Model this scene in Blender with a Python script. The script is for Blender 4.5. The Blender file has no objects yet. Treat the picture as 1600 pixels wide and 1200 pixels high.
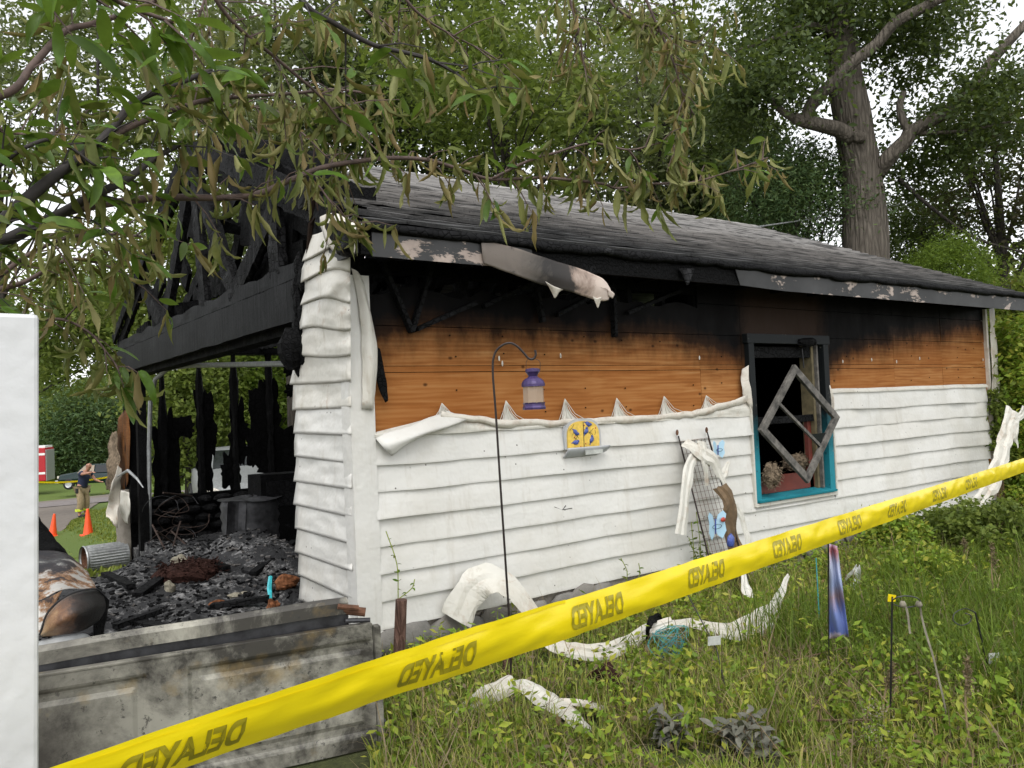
import bpy, math, random
import numpy as np
from mathutils import Vector, Matrix, noise
random.seed(7); RNG = np.random.default_rng(7)
S = bpy.context.scene
COL = S.collection
# ------------------------------------------------------------------ camera
CAMP = np.array([-2.328, -4.932, 1.640]); FPX = 1288.16
yaw, pit, rol = 0.9422, 0.0317, -0.0425
FW = np.array([math.cos(yaw)*math.cos(pit), math.sin(yaw)*math.cos(pit), math.sin(pit)])
_r = np.array([math.sin(yaw), -math.cos(yaw), 0.0]); _u = np.cross(_r, FW)
RT = math.cos(rol)*_r + math.sin(rol)*_u; UP = -math.sin(rol)*_r + math.cos(rol)*_u
cd = bpy.data.cameras.new('camera'); cam = bpy.data.objects.new('camera', cd); COL.objects.link(cam)
cam.matrix_world = Matrix(((RT[0], UP[0], -FW[0], CAMP[0]), (RT[1], UP[1], -FW[1], CAMP[1]), (RT[2], UP[2], -FW[2], CAMP[2]), (0, 0, 0, 1)))
cd.sensor_width = 36; cd.lens = FPX/1600*36; cd.clip_start = 0.05; cd.clip_end = 2000
S.camera = cam
S.render.resolution_x = 1024; S.render.resolution_y = 768
# ------------------------------------------------------------------ sky, sun, exposure
w = bpy.data.worlds.new('World'); S.world = w; w.use_nodes = True
nt = w.node_tree; nt.nodes.clear()
sky = nt.nodes.new('ShaderNodeTexSky'); sky.sky_type = 'NISHITA'; sky.sun_disc = False
SUN_EL, SUN_AZ = math.radians(58), math.radians(215)
sky.sun_elevation = SUN_EL; sky.sun_rotation = SUN_AZ; sky.air_density = 1.0; sky.dust_density = 1.5; sky.ozone_density = 1.0
hs = nt.nodes.new('ShaderNodeHueSaturation'); hs.inputs['Saturation'].default_value = 0.10; hs.inputs['Value'].default_value = 1.0
bg = nt.nodes.new('ShaderNodeBackground'); bg.inputs['Strength'].default_value = 0.15
wo = nt.nodes.new('ShaderNodeOutputWorld')
nt.links.new(sky.outputs[0], hs.inputs['Color']); nt.links.new(hs.outputs[0], bg.inputs['Color']); nt.links.new(bg.outputs[0], wo.inputs['Surface'])
sl = bpy.data.lights.new('sun', 'SUN'); sl.energy = 0.6; sl.angle = math.radians(40); sl.color = (1, .97, .92)
so = bpy.data.objects.new('sun', sl); COL.objects.link(so); so.location = (0, 0, 30)
_sd = Vector((math.sin(SUN_AZ)*math.cos(SUN_EL), math.cos(SUN_AZ)*math.cos(SUN_EL), math.sin(SUN_EL)))
so.rotation_euler = _sd.to_track_quat('Z', 'Y').to_euler()
S.view_settings.view_transform = 'Standard'; S.view_settings.look = 'None'; S.view_settings.exposure = 1.12; S.view_settings.gamma = 1.0
S.render.engine = 'CYCLES'; S.cycles.max_bounces = 6; S.cycles.transparent_max_bounces = 8

# ------------------------------------------------------------------ helpers
def at(px, py, d):                       # point seen at photo pixel (px,py), d metres ahead of the camera plane
    return Vector(CAMP + d*(FW + (px-800)/FPX*RT - (py-600)/FPX*UP))
def on(px, py, ax, v):                   # same ray met with the plane coordinate[ax] = v
    D = FW + (px-800)/FPX*RT - (py-600)/FPX*UP
    return Vector(CAMP + D*((v-CAMP[ax])/D[ax]))
def wl(px, py, off=0.0): return on(px, py, 1, -off)     # on the long side wall
def fl(px, py, z=0.0): return on(px, py, 2, z)
def nz(x, y=0, z=0): return noise.noise(Vector((x, y, z)))
def gz(x, y):                            # ground height
    z = 0.0; k = min(1, max(0, (x-.6)/2.4))*min(1, max(0, (30-y)/8))
    if y > 4.5: z = float(np.interp(y, [4.5, 6.5, 8.3, 10, 13, 19, 26, 60, 130], [0, -.16, -.42, -.64, -.98, -1.4, -1.75, -3.1, -3.6]))*(1-.68*k)
    if x > 0 and y < 7.3: z = min(z, -.05)*1.0 if y > 4.5 else z
    return z
def tag(o, label=None, cat=None, group=None, kind=None):
    if label: o['label'] = label
    if cat: o['category'] = cat
    if group: o['group'] = group
    if kind: o['kind'] = kind
    return o
def root(name, loc, label, cat, group=None):
    o = bpy.data.objects.new(name, None); COL.objects.link(o); o.location = loc; o.empty_display_size = .1
    return tag(o, label, cat, group)
def link(name, me, mat, parent=None, smooth=False):
    if mat is not None and not me.materials: me.materials.append(mat)
    if smooth: me.shade_smooth()
    o = bpy.data.objects.new(name, me); COL.objects.link(o)
    if parent is not None:
        o.parent = parent
        o.matrix_parent_inverse = Matrix.Translation(-Vector(parent.location)) if parent.parent is None else Matrix.Identity(4)
    return o
class MB:
    def __init__(s): s.v = []; s.f = []
    def add(s, vs, fs):
        b = len(s.v); s.v += [tuple(p) for p in vs]; s.f += [tuple(i+b for i in f) for f in fs]; return s
    def box(s, a, b, jit=0):
        x0, y0, z0 = a; x1, y1, z1 = b
        vs = [(x0,y0,z0),(x1,y0,z0),(x1,y1,z0),(x0,y1,z0),(x0,y0,z1),(x1,y0,z1),(x1,y1,z1),(x0,y1,z1)]
        if jit: vs = [tuple(c+random.uniform(-jit, jit) for c in p) for p in vs]
        return s.add(vs, [(0,3,2,1),(4,5,6,7),(0,1,5,4),(1,2,6,5),(2,3,7,6),(3,0,4,7)])
    def beam(s, p, q, wa, wb, up=(0,0,1)):
        p, q = Vector(p), Vector(q); d = (q-p).normalized(); a = d.cross(Vector(up)).normalized(); b = a.cross(d)
        vs = [c + a*sx*wa/2 + b*sy*wb/2 for c in (p, q) for sx, sy in ((-1,-1),(1,-1),(1,1),(-1,1))]
        return s.add(vs, [(0,1,2,3),(7,6,5,4),(0,4,5,1),(1,5,6,2),(2,6,7,3),(3,7,4,0)])
    def tube(s, pts, rad, n=8, cap=True):
        pts = [Vector(p) for p in pts]; m = len(pts)
        rad = [rad]*m if isinstance(rad, (int, float)) else list(rad)
        t0 = (pts[1]-pts[0]).normalized(); a = t0.orthogonal().normalized(); b0 = len(s.v)
        for i, p in enumerate(pts):
            t = (pts[min(i+1, m-1)]-pts[max(i-1, 0)]).normalized()
            a = (a - t*a.dot(t)).normalized(); b = t.cross(a)
            for k in range(n):
                an = 2*math.pi*k/n; s.v.append(tuple(p + (a*math.cos(an)+b*math.sin(an))*rad[i]))
        for i in range(m-1):
            for k in range(n):
                k2 = (k+1) % n; s.f.append((b0+i*n+k, b0+i*n+k2, b0+(i+1)*n+k2, b0+(i+1)*n+k))
        if cap:
            s.f.append(tuple(b0+k for k in range(n))[::-1]); s.f.append(tuple(b0+(m-1)*n+k for k in range(n)))
        return s
    def lathe(s, c, prof, n=16, axis='z', rot=None):
        c = Vector(c); b0 = len(s.v)
        for r, h in prof:
            for k in range(n):
                an = 2*math.pi*k/n; p = Vector((r*math.cos(an), r*math.sin(an), h))
                if rot is not None: p = rot @ p
                s.v.append(tuple(c+p))
        for i in range(len(prof)-1):
            for k in range(n):
                k2 = (k+1) % n; s.f.append((b0+i*n+k, b0+i*n+k2, b0+(i+1)*n+k2, b0+(i+1)*n+k))
        return s
    def grid(s, fn, nu, nv):
        vs = [fn(i/nu, j/nv) for i in range(nu+1) for j in range(nv+1)]
        return s.add(vs, [(i*(nv+1)+j, (i+1)*(nv+1)+j, (i+1)*(nv+1)+j+1, i*(nv+1)+j+1) for i in range(nu) for j in range(nv)])
    def mesh(s, name='mesh'):
        me = bpy.data.meshes.new(name); me.from_pydata(s.v, [], s.f); me.update(); return me
    def build(s, name, mat, parent=None, smooth=False, solid=0, bevel=0, displace=None):
        o = link(name, s.mesh(name), mat, parent, smooth)
        if solid:
            m = o.modifiers.new('s', 'SOLIDIFY'); m.thickness = solid; m.offset = 0
        if bevel:
            m = o.modifiers.new('b', 'BEVEL'); m.width = bevel; m.segments = 2; m.limit_method = 'ANGLE'
        return o
def npmesh(name, V, F, mat, parent=None, smooth=False):   # V (N,3), F (M,k) all same k
    me = bpy.data.meshes.new(name); k = F.shape[1]
    me.vertices.add(len(V)); me.vertices.foreach_set('co', V.astype(np.float32).ravel())
    me.loops.add(F.size); me.loops.foreach_set('vertex_index', F.astype(np.int32).ravel())
    me.polygons.add(len(F)); me.polygons.foreach_set('loop_start', np.arange(0, F.size, k, dtype=np.int32))
    me.update(calc_edges=True)
    return link(name, me, mat, parent, smooth)
def smoothline(pts, n=6):                # Catmull-Rom
    P = [Vector(p) for p in pts]; P = [P[0]*2-P[1]] + P + [P[-1]*2-P[-2]]; out = []
    for i in range(1, len(P)-2):
        for k in range(n):
            t = k/n; a, b, c, d = P[i-1:i+3]
            out.append(.5*((2*b)+(c-a)*t+(2*a-5*b+4*c-d)*t*t+(3*b-a-3*c+d)*t**3))
    out.append(P[-2]); return out
def interp(tab, x): return float(np.interp(x, [t[0] for t in tab], [t[1] for t in tab]))

# ------------------------------------------------------------------ materials
class NM:
    def __init__(s, name):
        s.m = bpy.data.materials.new(name); s.m.use_nodes = True; s.t = s.m.node_tree; s.t.nodes.clear()
        s.o = s.n('ShaderNodeOutputMaterial'); s.b = s.n('ShaderNodeBsdfPrincipled'); s.t.links.new(s.b.outputs[0], s.o.inputs['Surface'])
        s.geo = s.n('ShaderNodeNewGeometry')
    def n(s, t, **kw):
        x = s.t.nodes.new(t)
        for k, v in kw.items(): setattr(x, k, v)
        return x
    def L(s, a, b): s.t.links.new(a, b)
    def put(s, sock, v):
        if hasattr(v, 'is_output') or isinstance(v, bpy.types.NodeSocket): s.L(v, sock)
        else: sock.default_value = v
    def pos(s, scale=(1,1,1)):
        m = s.n('ShaderNodeMapping'); s.L(s.geo.outputs['Position'], m.inputs['Vector']); m.inputs['Scale'].default_value = scale; return m.outputs[0]
    def obj(s, scale=(1,1,1)):
        tc = s.n('ShaderNodeTexCoord'); m = s.n('ShaderNodeMapping'); s.L(tc.outputs['Object'], m.inputs['Vector']); m.inputs['Scale'].default_value = scale; return m.outputs[0]
    def noise(s, vec, scale=5, detail=4, rough=.6, dist=0, out='Fac'):
        x = s.n('ShaderNodeTexNoise'); s.L(vec, x.inputs['Vector']); x.inputs['Scale'].default_value = scale; x.inputs['Detail'].default_value = detail
        x.inputs['Roughness'].default_value = rough; x.inputs['Distortion'].default_value = dist; return x.outputs[out]
    def vor(s, vec, scale=5, feat='F1', out='Distance'):
        x = s.n('ShaderNodeTexVoronoi', feature=feat); s.L(vec, x.inputs['Vector']); x.inputs['Scale'].default_value = scale; return x.outputs[out]
    def vor2(s, sx=1, sz=1, scale=5, out='Distance', offs=0):
        P_ = s.geo.outputs['Position']; sp = s.n('ShaderNodeSeparateXYZ'); s.L(P_, sp.inputs[0]); cb = s.n('ShaderNodeCombineXYZ')
        s.L(s.math('MULTIPLY', s.math('ADD', sp.outputs[0], sp.outputs[1]), sx), cb.inputs[0]); s.L(s.math('MULTIPLY', sp.outputs[2], sz), cb.inputs[1])
        x = s.n('ShaderNodeTexVoronoi'); x.voronoi_dimensions = '2D'; s.L(cb.outputs[0], x.inputs['Vector']); x.inputs['Scale'].default_value = scale; return x.outputs[out]
    def ramp(s, fac, stops, interp='LINEAR'):
        x = s.n('ShaderNodeValToRGB'); s.L(fac, x.inputs['Fac']); e = x.color_ramp.elements; x.color_ramp.interpolation = interp
        while len(e) < len(stops): e.new(.5)
        for q, (p, c) in zip(e, stops):
            q.position = p; q.color = (c, c, c, 1) if isinstance(c, (int, float)) else (*c, 1)
        return x.outputs['Color']
    def math(s, op, a, b=0.0, clamp=False):
        x = s.n('ShaderNodeMath', operation=op, use_clamp=clamp); s.put(x.inputs[0], a); s.put(x.inputs[1], b); return x.outputs[0]
    def mix(s, fac, a, b, mode='MIX'):
        x = s.n('ShaderNodeMix', data_type='RGBA', blend_type=mode); s.put(x.inputs[0], fac)
        s.put(x.inputs[6], a if not isinstance(a, tuple) else (*a, 1)); s.put(x.inputs[7], b if not isinstance(b, tuple) else (*b, 1)); return x.outputs[2]
    def sep(s, v, k):
        x = s.n('ShaderNodeSeparateXYZ'); s.L(v, x.inputs[0]); return x.outputs[k]
    def fin(s, color, rough=.6, bump=None, bstr=.3, bdist=.01, metal=0, spec=.5, normal_in=None):
        s.put(s.b.inputs['Base Color'], color if not isinstance(color, tuple) else (*color, 1))
        s.put(s.b.inputs['Roughness'], rough); s.b.inputs['Metallic'].default_value = metal; s.b.inputs['Specular IOR Level'].default_value = spec
        if bump is not None:
            x = s.n('ShaderNodeBump'); x.inputs['Strength'].default_value = bstr; x.inputs['Distance'].default_value = bdist; s.L(bump, x.inputs['Height']); s.L(x.outputs[0], s.b.inputs['Normal'])
        return s.m
def simple(name, col, rough=.6, metal=0, var=.25, scale=20, spec=.5, bump=.2):
    m = NM(name); n = m.noise(m.pos(), scale, 4)
    c = m.mix(m.ramp(n, [(.3, 0.), (.7, 1.)]), tuple(v*(1-var) for v in col), tuple(min(1, v*(1+var)) for v in col))
    return m.fin(c, rough, n, bump, .003, metal, spec)

def mk_vinyl(name, dirt=.25, scorch=0.0, base=(.61,.60,.565)):
    m = NM(name); p = m.pos()
    big = m.noise(p, 1.3, 5, .65); fine = m.noise(p, 30, 3); streak = m.noise(m.pos((2.5, 2.5, .35)), 5, 4, .7)
    c = m.mix(m.math('MULTIPLY', m.ramp(big, [(.45, 0.), (.75, 1.)]), dirt), base, (.47,.435,.36))
    c = m.mix(m.math('MULTIPLY', m.ramp(streak, [(.55, 0.), (.8, 1.)]), dirt*.9), c, (.37,.33,.26))
    specks = m.ramp(m.vor2(1, 1, 7), [(.0, 1.), (.03, 1.), (.045, 0.)])
    spk = m.math('MULTIPLY', specks, m.ramp(m.noise(p, 2.1, 2), [(.58, 0.), (.62, 1.)]))
    c = m.mix(spk, c, (.06,.05,.04))
    if scorch:
        s = m.ramp(m.noise(p, 7, 6, .7, .6), [(.60-.18*scorch, 0.), (.80, 1.)])
        c = m.mix(m.math('MULTIPLY', s, .9), c, (.33,.22,.14))
        s2 = m.ramp(m.noise(p, 11, 5, .7), [(.74-.12*scorch, 0.), (.80, 1.)])
        c = m.mix(s2, c, (.03,.025,.02))
    return m.fin(c, .42, m.math('ADD', m.math('MULTIPLY', big, 1.0), m.math('MULTIPLY', fine, .04)), .55, .05, 0, .4)
M = {}
M['vinyl'] = mk_vinyl('white_vinyl', .5)
M['vinyl_scorch'] = mk_vinyl('scorched_white_vinyl', .6, .55, (.62,.58,.51))
M['vinyl_cream'] = mk_vinyl('yellowed_white_vinyl', .9, .12, (.60,.58,.525))
M['vinyl_light'] = mk_vinyl('grubby_white_vinyl', 1.0, .28, (.56,.545,.49))
M['post_white'] = mk_vinyl('fence_vinyl', .15, 0, (.56,.565,.57))

def mk_char(name, lo=.006, hi=.035, scale=14, grey=.10, sp=.07):
    m = NM(name); p = m.pos(); cr = m.vor(m.pos((1,1,1)), scale*2.2, 'DISTANCE_TO_EDGE'); n = m.noise(p, scale*.5, 6, .65)
    c = m.mix(m.ramp(n, [(.3, 0.), (.7, 1.)]), (lo, lo, lo*1.05), (hi, hi, hi*1.05))
    ash = m.ramp(m.noise(p, scale*.3, 6, .75), [(.60, 0.), (.72, 1.)])
    c = m.mix(m.math('MULTIPLY', ash, .8), c, (grey, grey, grey*1.04))
    c = m.mix(m.ramp(cr, [(0., .95), (.10, 0.)]), c, (.0006,.0006,.0006))
    h = m.math('ADD', m.ramp(cr, [(0., 0.), (.12, 1.)]), m.math('MULTIPLY', n, .6))
    return m.fin(c, m.ramp(n, [(.3, .5), (.7, .9)]), h, .6, .006, 0, sp)
M['char'] = mk_char('charred_wood', .002, .008, 14, .028)
M['char_grey'] = mk_char('ash_grey_char', .004, .016, 9, .045)
M['soot'] = mk_char('black_soot', .0015, .005, 6, .008, .04)

def mk_header():
    m = NM('smoke_greyed_board'); st = m.noise(m.pos((1, 3.5, .35)), 6, 6, .7); f = m.noise(m.pos(), 40, 4); b = m.noise(m.pos(), 1.6, 4)
    c = m.mix(m.ramp(st, [(.3, 0.), (.7, 1.)]), (.001,.001,.0012), (.014,.0145,.015)); c = m.mix(m.ramp(b, [(.5, 0.), (.75, .6)]), c, (.022,.022,.023)); ck = m.ramp(m.vor(m.pos((1, 1, .7)), 16, 'DISTANCE_TO_EDGE'), [(0., 1.), (.06, 0.)]); c = m.mix(m.math('MULTIPLY', ck, m.ramp(f, [(.4, 0.), (.6, .9)])), c, (.001,.001,.001))
    return m.fin(c, .55, m.math('ADD', m.math('MULTIPLY', f, .5), st), .5, .006, 0, .05)
M['header'] = mk_header()
def mk_ply():
    m = NM('scorched_pine_sheathing'); oi = m.n('ShaderNodeObjectInfo').outputs['Random']
    off = m.n('ShaderNodeCombineXYZ'); m.L(m.math('MULTIPLY', oi, 13.), off.inputs[0]); m.L(m.math('MULTIPLY', oi, 7.), off.inputs[2])
    add = m.n('ShaderNodeVectorMath', operation='ADD'); m.L(m.geo.outputs['Position'], add.inputs[0]); m.L(off.outputs[0], add.inputs[1])
    mp = m.n('ShaderNodeMapping'); m.L(add.outputs[0], mp.inputs[0]); mp.inputs['Scale'].default_value = (.32, 1, 4.2)
    g = m.noise(mp.outputs[0], 5, 8, .55, .8); wv = m.n('ShaderNodeTexWave', bands_direction='Z'); m.L(mp.outputs[0], wv.inputs[0])
    wv.inputs['Scale'].default_value = 2.2; wv.inputs['Distortion'].default_value = 9; wv.inputs['Detail'].default_value = 3; wv.inputs['Detail Scale'].default_value = .7
    fac = m.math('ADD', m.math('MULTIPLY', g, .88), m.math('MULTIPLY', wv.outputs['Fac'], .12))
    c = m.ramp(fac, [(.22, (.17,.062,.018)), (.45, (.30,.120,.036)), (.60, (.38,.175,.060)), (.82, (.50,.28,.12))])
    c = m.mix(m.math('MULTIPLY', oi, .35), c, (.30,.10,.02))
    hi = m.ramp(m.noise(m.pos(), .8, 3), [(.4, 0.), (.7, 1.)]); c = m.mix(m.math('MULTIPLY', hi, .45), c, (.24,.075,.014))
    kn = m.ramp(m.vor2(1.0, 1.5, 2.1), [(0., 1.), (.02, .9), (.05, 0.)]); c = m.mix(m.math('MULTIPLY', kn, .9), c, (.05,.018,.006))
    P = m.pos(); x = m.sep(P, 0); z = m.sep(P, 2)
    line = m.ramp(m.math('DIVIDE', x, 9.0), [(0., .26), (.05, .40), (.33, .38), (.42, .22), (.50, .10), (.58, .10), (.64, .30), (.80, .48), (.95, .60), (1., .55)])
    zl = m.math('ADD', line, 1.80)                                   # height where the soot starts
    d = m.math('SUBTRACT', z, zl); nn = m.noise(m.pos((1, 1, .45)), 3.2, 7, .7)
    d2 = m.math('ADD', d, m.math('MULTIPLY', m.math('SUBTRACT', nn, .5), .42))
    c = m.mix(m.ramp(m.math('ADD', m.math('MULTIPLY', d2, 1.6), .5), [(.02, 0.), (.25, .18), (.42, .55), (.58, .93), (.78, 1.)]), c, (.0035,.0032,.0032))
    # scorch near the corner
    e = m.math('ADD', m.math('MULTIPLY', x, 4.), m.math('MULTIPLY', nn, 1.4)); c = m.mix(m.ramp(e, [(.55, .75), (1.25, 0.)]), c, (.02,.012,.008))
    # scorch around the window
    wx = m.math('ABSOLUTE', m.math('SUBTRACT', x, 4.6)); e2 = m.math('ADD', wx, m.math('MULTIPLY', nn, .5)); c = m.mix(m.ramp(e2, [(.80, .85), (1.15, 0.)]), c, (.03,.018,.012))
    return m.fin(c, m.ramp(nn, [(.3, .5), (.7, .8)]), fac, .2, .003, 0, .07)
M['ply'] = mk_ply()

def mk_peel(name, base, amt=.5, dark=(.012,.012,.012), sx=3.0):
    m = NM(name); n = m.noise(m.pos((1, 1, 2.2)), sx, 9, .68, .3); f = m.ramp(n, [(amt-.012, 0.), (amt+.012, 1.)])
    n2 = m.noise(m.pos(), 9, 5); b = m.mix(m.ramp(n2, [(.3, 0.), (.7, 1.)]), base, tuple(v*.62 for v in base))
    n3 = m.noise(m.pos(), 1.9, 4); dk = m.mix(m.ramp(n3, [(.35, 0.), (.7, 1.)]), dark, tuple(min(1, v*3.2) for v in dark))
    return m.fin(m.mix(f, b, dk), .55, m.math('SUBTRACT', 1., f), .5, .004)
M['fascia'] = mk_peel('peeling_fascia_paint', (.42,.34,.29), .44)
def mk_hang():
    m = NM('heat_stained_trim'); p = m.pos(); x = m.sep(p, 0); n = m.noise(p, 4, 7, .65, .4); n2 = m.noise(p, 14, 5)
    e = m.math('ADD', m.math('MULTIPLY', m.math('SUBTRACT', x, .95), .9), m.math('MULTIPLY', m.math('SUBTRACT', n, .5), .55))
    c = m.ramp(e, [(.02, (.13,.108,.09)), (.16, (.07,.06,.05)), (.24, (.018,.015,.013)), (.50, (.03,.025,.022)), (.56, (.28,.21,.17)), (.64, (.50,.41,.35)), (.95, (.60,.52,.47))])
    c = m.mix(m.ramp(n2, [(.64, 0.), (.68, .8)]), c, (.03,.025,.022)); return m.fin(c, .45, n, .4, .01, 0, .4)
M['fascia_hang'] = mk_hang()
M['rim'] = mk_peel('burnt_teal_paint', (.035,.24,.29), .60, (.02,.02,.02), 6)

def mk_teal():
    m = NM('teal_window_paint'); z = m.sep(m.pos(), 2); n = m.noise(m.pos(), 6, 6, .7)
    d = m.math('ADD', z, m.math('MULTIPLY', n, .5))
    c = m.mix(m.ramp(m.noise(m.pos(), 22, 5, .7), [(.60, 0.), (.66, 1.)]), (.016,.20,.25), (.02,.025,.03))
    c = m.mix(m.ramp(m.math('MULTIPLY', d, .4), [(.52, 0.), (.70, 1.)]), c, (.008,.010,.011))
    fl_ = m.ramp(m.noise(m.pos(), 17, 7, .8), [(.62, 0.), (.66, 1.)]); c = m.mix(m.math('MULTIPLY', fl_, m.ramp(m.noise(m.pos(), 3, 3), [(.5, 0.), (.6, 1.)])), c, (.30,.27,.22))
    return m.fin(c, .6, n, .5, .006, 0, .2)
M['teal'] = mk_teal()

def mk_shingle():
    m = NM('heat_damaged_shingle'); P = m.pos(); y = m.sep(P, 1); x = m.sep(P, 0)
    n = m.noise(P, 1.1, 5, .65, .4); f = m.noise(P, 60, 3, .7); r = m.geo.outputs['Random Per Island']; oi = m.n('ShaderNodeObjectInfo').outputs['Random']
    rr = m.math('FRACT', m.math('ADD', r, oi))
    e = m.math('ADD', m.math('ADD', m.math('MULTIPLY', y, .27), m.math('MULTIPLY', n, .55)), m.math('MULTIPLY', x, .012))
    c = m.ramp(e, [(.13, (.006,.006,.006)), (.24, (.020,.019,.019)), (.36, (.075,.070,.066)), (.54, (.16,.148,.138)), (.72, (.25,.235,.22)), (.92, (.37,.355,.34))])
    c = m.mix(m.math('MULTIPLY', rr, .5), c, (.10,.095,.09), 'MULTIPLY') if False else m.mix(m.ramp(rr, [(0., .35), (1., 0.)]), c, (.015,.015,.015))
    sk = m.noise(m.pos((.45, 6, 6)), 2.6, 5, .6, .9); c = m.mix(m.ramp(sk, [(.50, 0.), (.60, .75)]), c, (.010,.010,.010))  # dark wavy streaks: wear plus painted shade lines below the shingle tabs
    g = m.ramp(f, [(.50, 0.), (.72, 1.)]); c = m.mix(m.math('MULTIPLY', g, .35), c, (.55,.54,.52), 'SCREEN') if False else m.mix(m.math('MULTIPLY', g, .10), c, (.45,.44,.42))
    return m.fin(c, m.ramp(f, [(.3, .42), (.7, .75)]), f, .5, .004, 0, .5)
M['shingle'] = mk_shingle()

def mk_leaf(name, cols, trans=.35, rough=.55, objrand=False, spec=.18):
    m = NM(name); r = m.n('ShaderNodeObjectInfo').outputs['Random'] if objrand else m.geo.outputs['Random Per Island']
    k = len(cols); c = m.ramp(r, [(i/(k-1) if k > 1 else 0, col) for i, col in enumerate(cols)])
    n = m.noise(m.pos(), 45 if objrand else 3, 3); c = m.mix(m.ramp(n, [(.35, .45), (.65, 0.)]), c, tuple(v*.45 for v in cols[0]))
    m.fin(c, rough, n, .15, .002, 0, spec)
    t = m.n('ShaderNodeBsdfTranslucent'); m.L(m.mix(.5, c, (.25,.35,.04), 'MIX'), t.inputs['Color']); mx = m.n('ShaderNodeMixShader'); mx.inputs[0].default_value = trans
    m.L(m.b.outputs[0], mx.inputs[1]); m.L(t.outputs[0], mx.inputs[2]); m.L(mx.outputs[0], m.o.inputs['Surface']); return m.m
M['leaf_green'] = mk_leaf('fresh_green_leaf', [(0.052,0.109,0.017),(0.103,0.196,0.023),(0.081,0.138,0.029),(0.149,0.253,0.034),(0.057,0.098,0.023),(0.149,0.144,0.04)], .3, .35, True)
M['leaf_wilt'] = mk_leaf('wilted_olive_leaf', [(0.112,0.121,0.035),(0.19,0.2,0.055),(0.246,0.242,0.101),(0.101,0.145,0.03),(0.302,0.278,0.121),(0.168,0.121,0.045),(0.224,0.157,0.071),(0.134,0.169,0.04)], .22, .55, True)
M['leaf_wilt_m'] = mk_leaf('wilted_olive_foliage', [(0.115,0.124,0.036),(0.196,0.205,0.057),(0.253,0.248,0.103),(0.103,0.149,0.031),(0.31,0.286,0.124),(0.172,0.124,0.047),(0.23,0.161,0.072),(0.138,0.174,0.041)], .22, .55)
M['leaf_green_m'] = mk_leaf('fresh_green_foliage', [(0.052,0.109,0.017),(0.103,0.184,0.023),(0.081,0.138,0.029),(0.149,0.149,0.04)], .3, .4)
M['leaf_dry'] = mk_leaf('dry_brown_foliage', [(0.158,0.119,0.069),(0.228,0.178,0.109),(0.129,0.099,0.059),(0.277,0.218,0.129),(0.198,0.119,0.059)], .15, .65)
M['fol_mid'] = mk_leaf('mid_green_foliage', [(0.083,0.121,0.028),(0.142,0.19,0.039),(0.214,0.259,0.055),(0.119,0.155,0.031)], .35)
M['fol_dark'] = mk_leaf('dark_green_foliage', [(0.033,0.053,0.019),(0.062,0.091,0.03),(0.103,0.132,0.042),(0.052,0.075,0.027)], .25)
M['fol_grey'] = mk_leaf('grey_green_foliage', [(0.11,0.135,0.071),(0.183,0.208,0.103),(0.257,0.271,0.143),(0.129,0.16,0.071)], .35)
M['fol_yel'] = mk_leaf('yellow_green_foliage', [(.10,.13,.02), (.16,.19,.03), (.10,.14,.03), (.20,.17,.04)], .4)
M['fol_bright'] = mk_leaf('bright_green_foliage', [(0.066,0.116,0.013),(0.118,0.179,0.021),(0.158,0.221,0.032)], .35)
M['fol_conif'] = mk_leaf('blue_green_conifer', [(0.05,0.091,0.037),(0.079,0.132,0.047),(0.119,0.165,0.06)], .2)
M['fol_rust'] = mk_leaf('dark_rusty_foliage', [(0.039,0.034,0.018),(0.065,0.052,0.026),(0.033,0.046,0.019)], .25)
M['grass'] = mk_leaf('grass_blade', [(0.116,0.178,0.026),(0.188,0.272,0.036),(0.289,0.368,0.056),(0.406,0.422,0.103),(0.145,0.218,0.03),(0.608,0.476,0.194),(0.232,0.314,0.041),(0.434,0.327,0.122)], .3, .5)
M['lawn'] = mk_leaf('lawn_grass', [(0.144,0.187,0.031),(0.226,0.265,0.047),(0.31,0.312,0.078)], .3, .5)
M['weed'] = mk_leaf('weed_leaf', [(0.112,0.195,0.02),(0.187,0.285,0.029),(0.28,0.377,0.045),(0.41,0.392,0.059),(0.131,0.21,0.029)], .3, .4)
M['sage'] = mk_leaf('grey_sage_leaf', [(.12,.12,.095),(.19,.185,.15),(.095,.095,.07)], .1, .6, True)
M['straw'] = simple('dry_straw_stalk', (.28,.21,.11), .8)
M['brown_stalk'] = simple('brown_stalk', (.13,.085,.045), .85)

def mk_bark(name, a, b, sc=9):
    m = NM(name); p = m.pos((1, 1, .16)); v = m.vor(p, sc*1.6, 'DISTANCE_TO_EDGE'); n = m.noise(p, sc, 6, .7, .8)
    h = m.math('ADD', m.math('MULTIPLY', m.ramp(v, [(0., 0.), (.3, 1.)]), .6), m.math('MULTIPLY', n, 1.3)); c = m.mix(m.ramp(m.math('MULTIPLY', h, .6), [(.1, 0.), (1., 1.)]), a, b)
    return m.fin(c, .9, h, .9, .04, 0, .2)
M['bark'] = mk_bark('grey_brown_bark', (.05,.042,.034), (.19,.165,.135))
M['bark_dark'] = mk_bark('dark_bark', (.02,.018,.015), (.07,.06,.05))
M['twig'] = simple('brown_twig_bark', (.085,.055,.045), .75, 0, .4, 40)
M['twig_dark'] = simple('dark_branch_bark', (.025,.02,.018), .75, 0, .4, 30)
M['stump'] = mk_bark('weathered_post_bark', (.07,.035,.025), (.20,.12,.09), 18)

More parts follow.
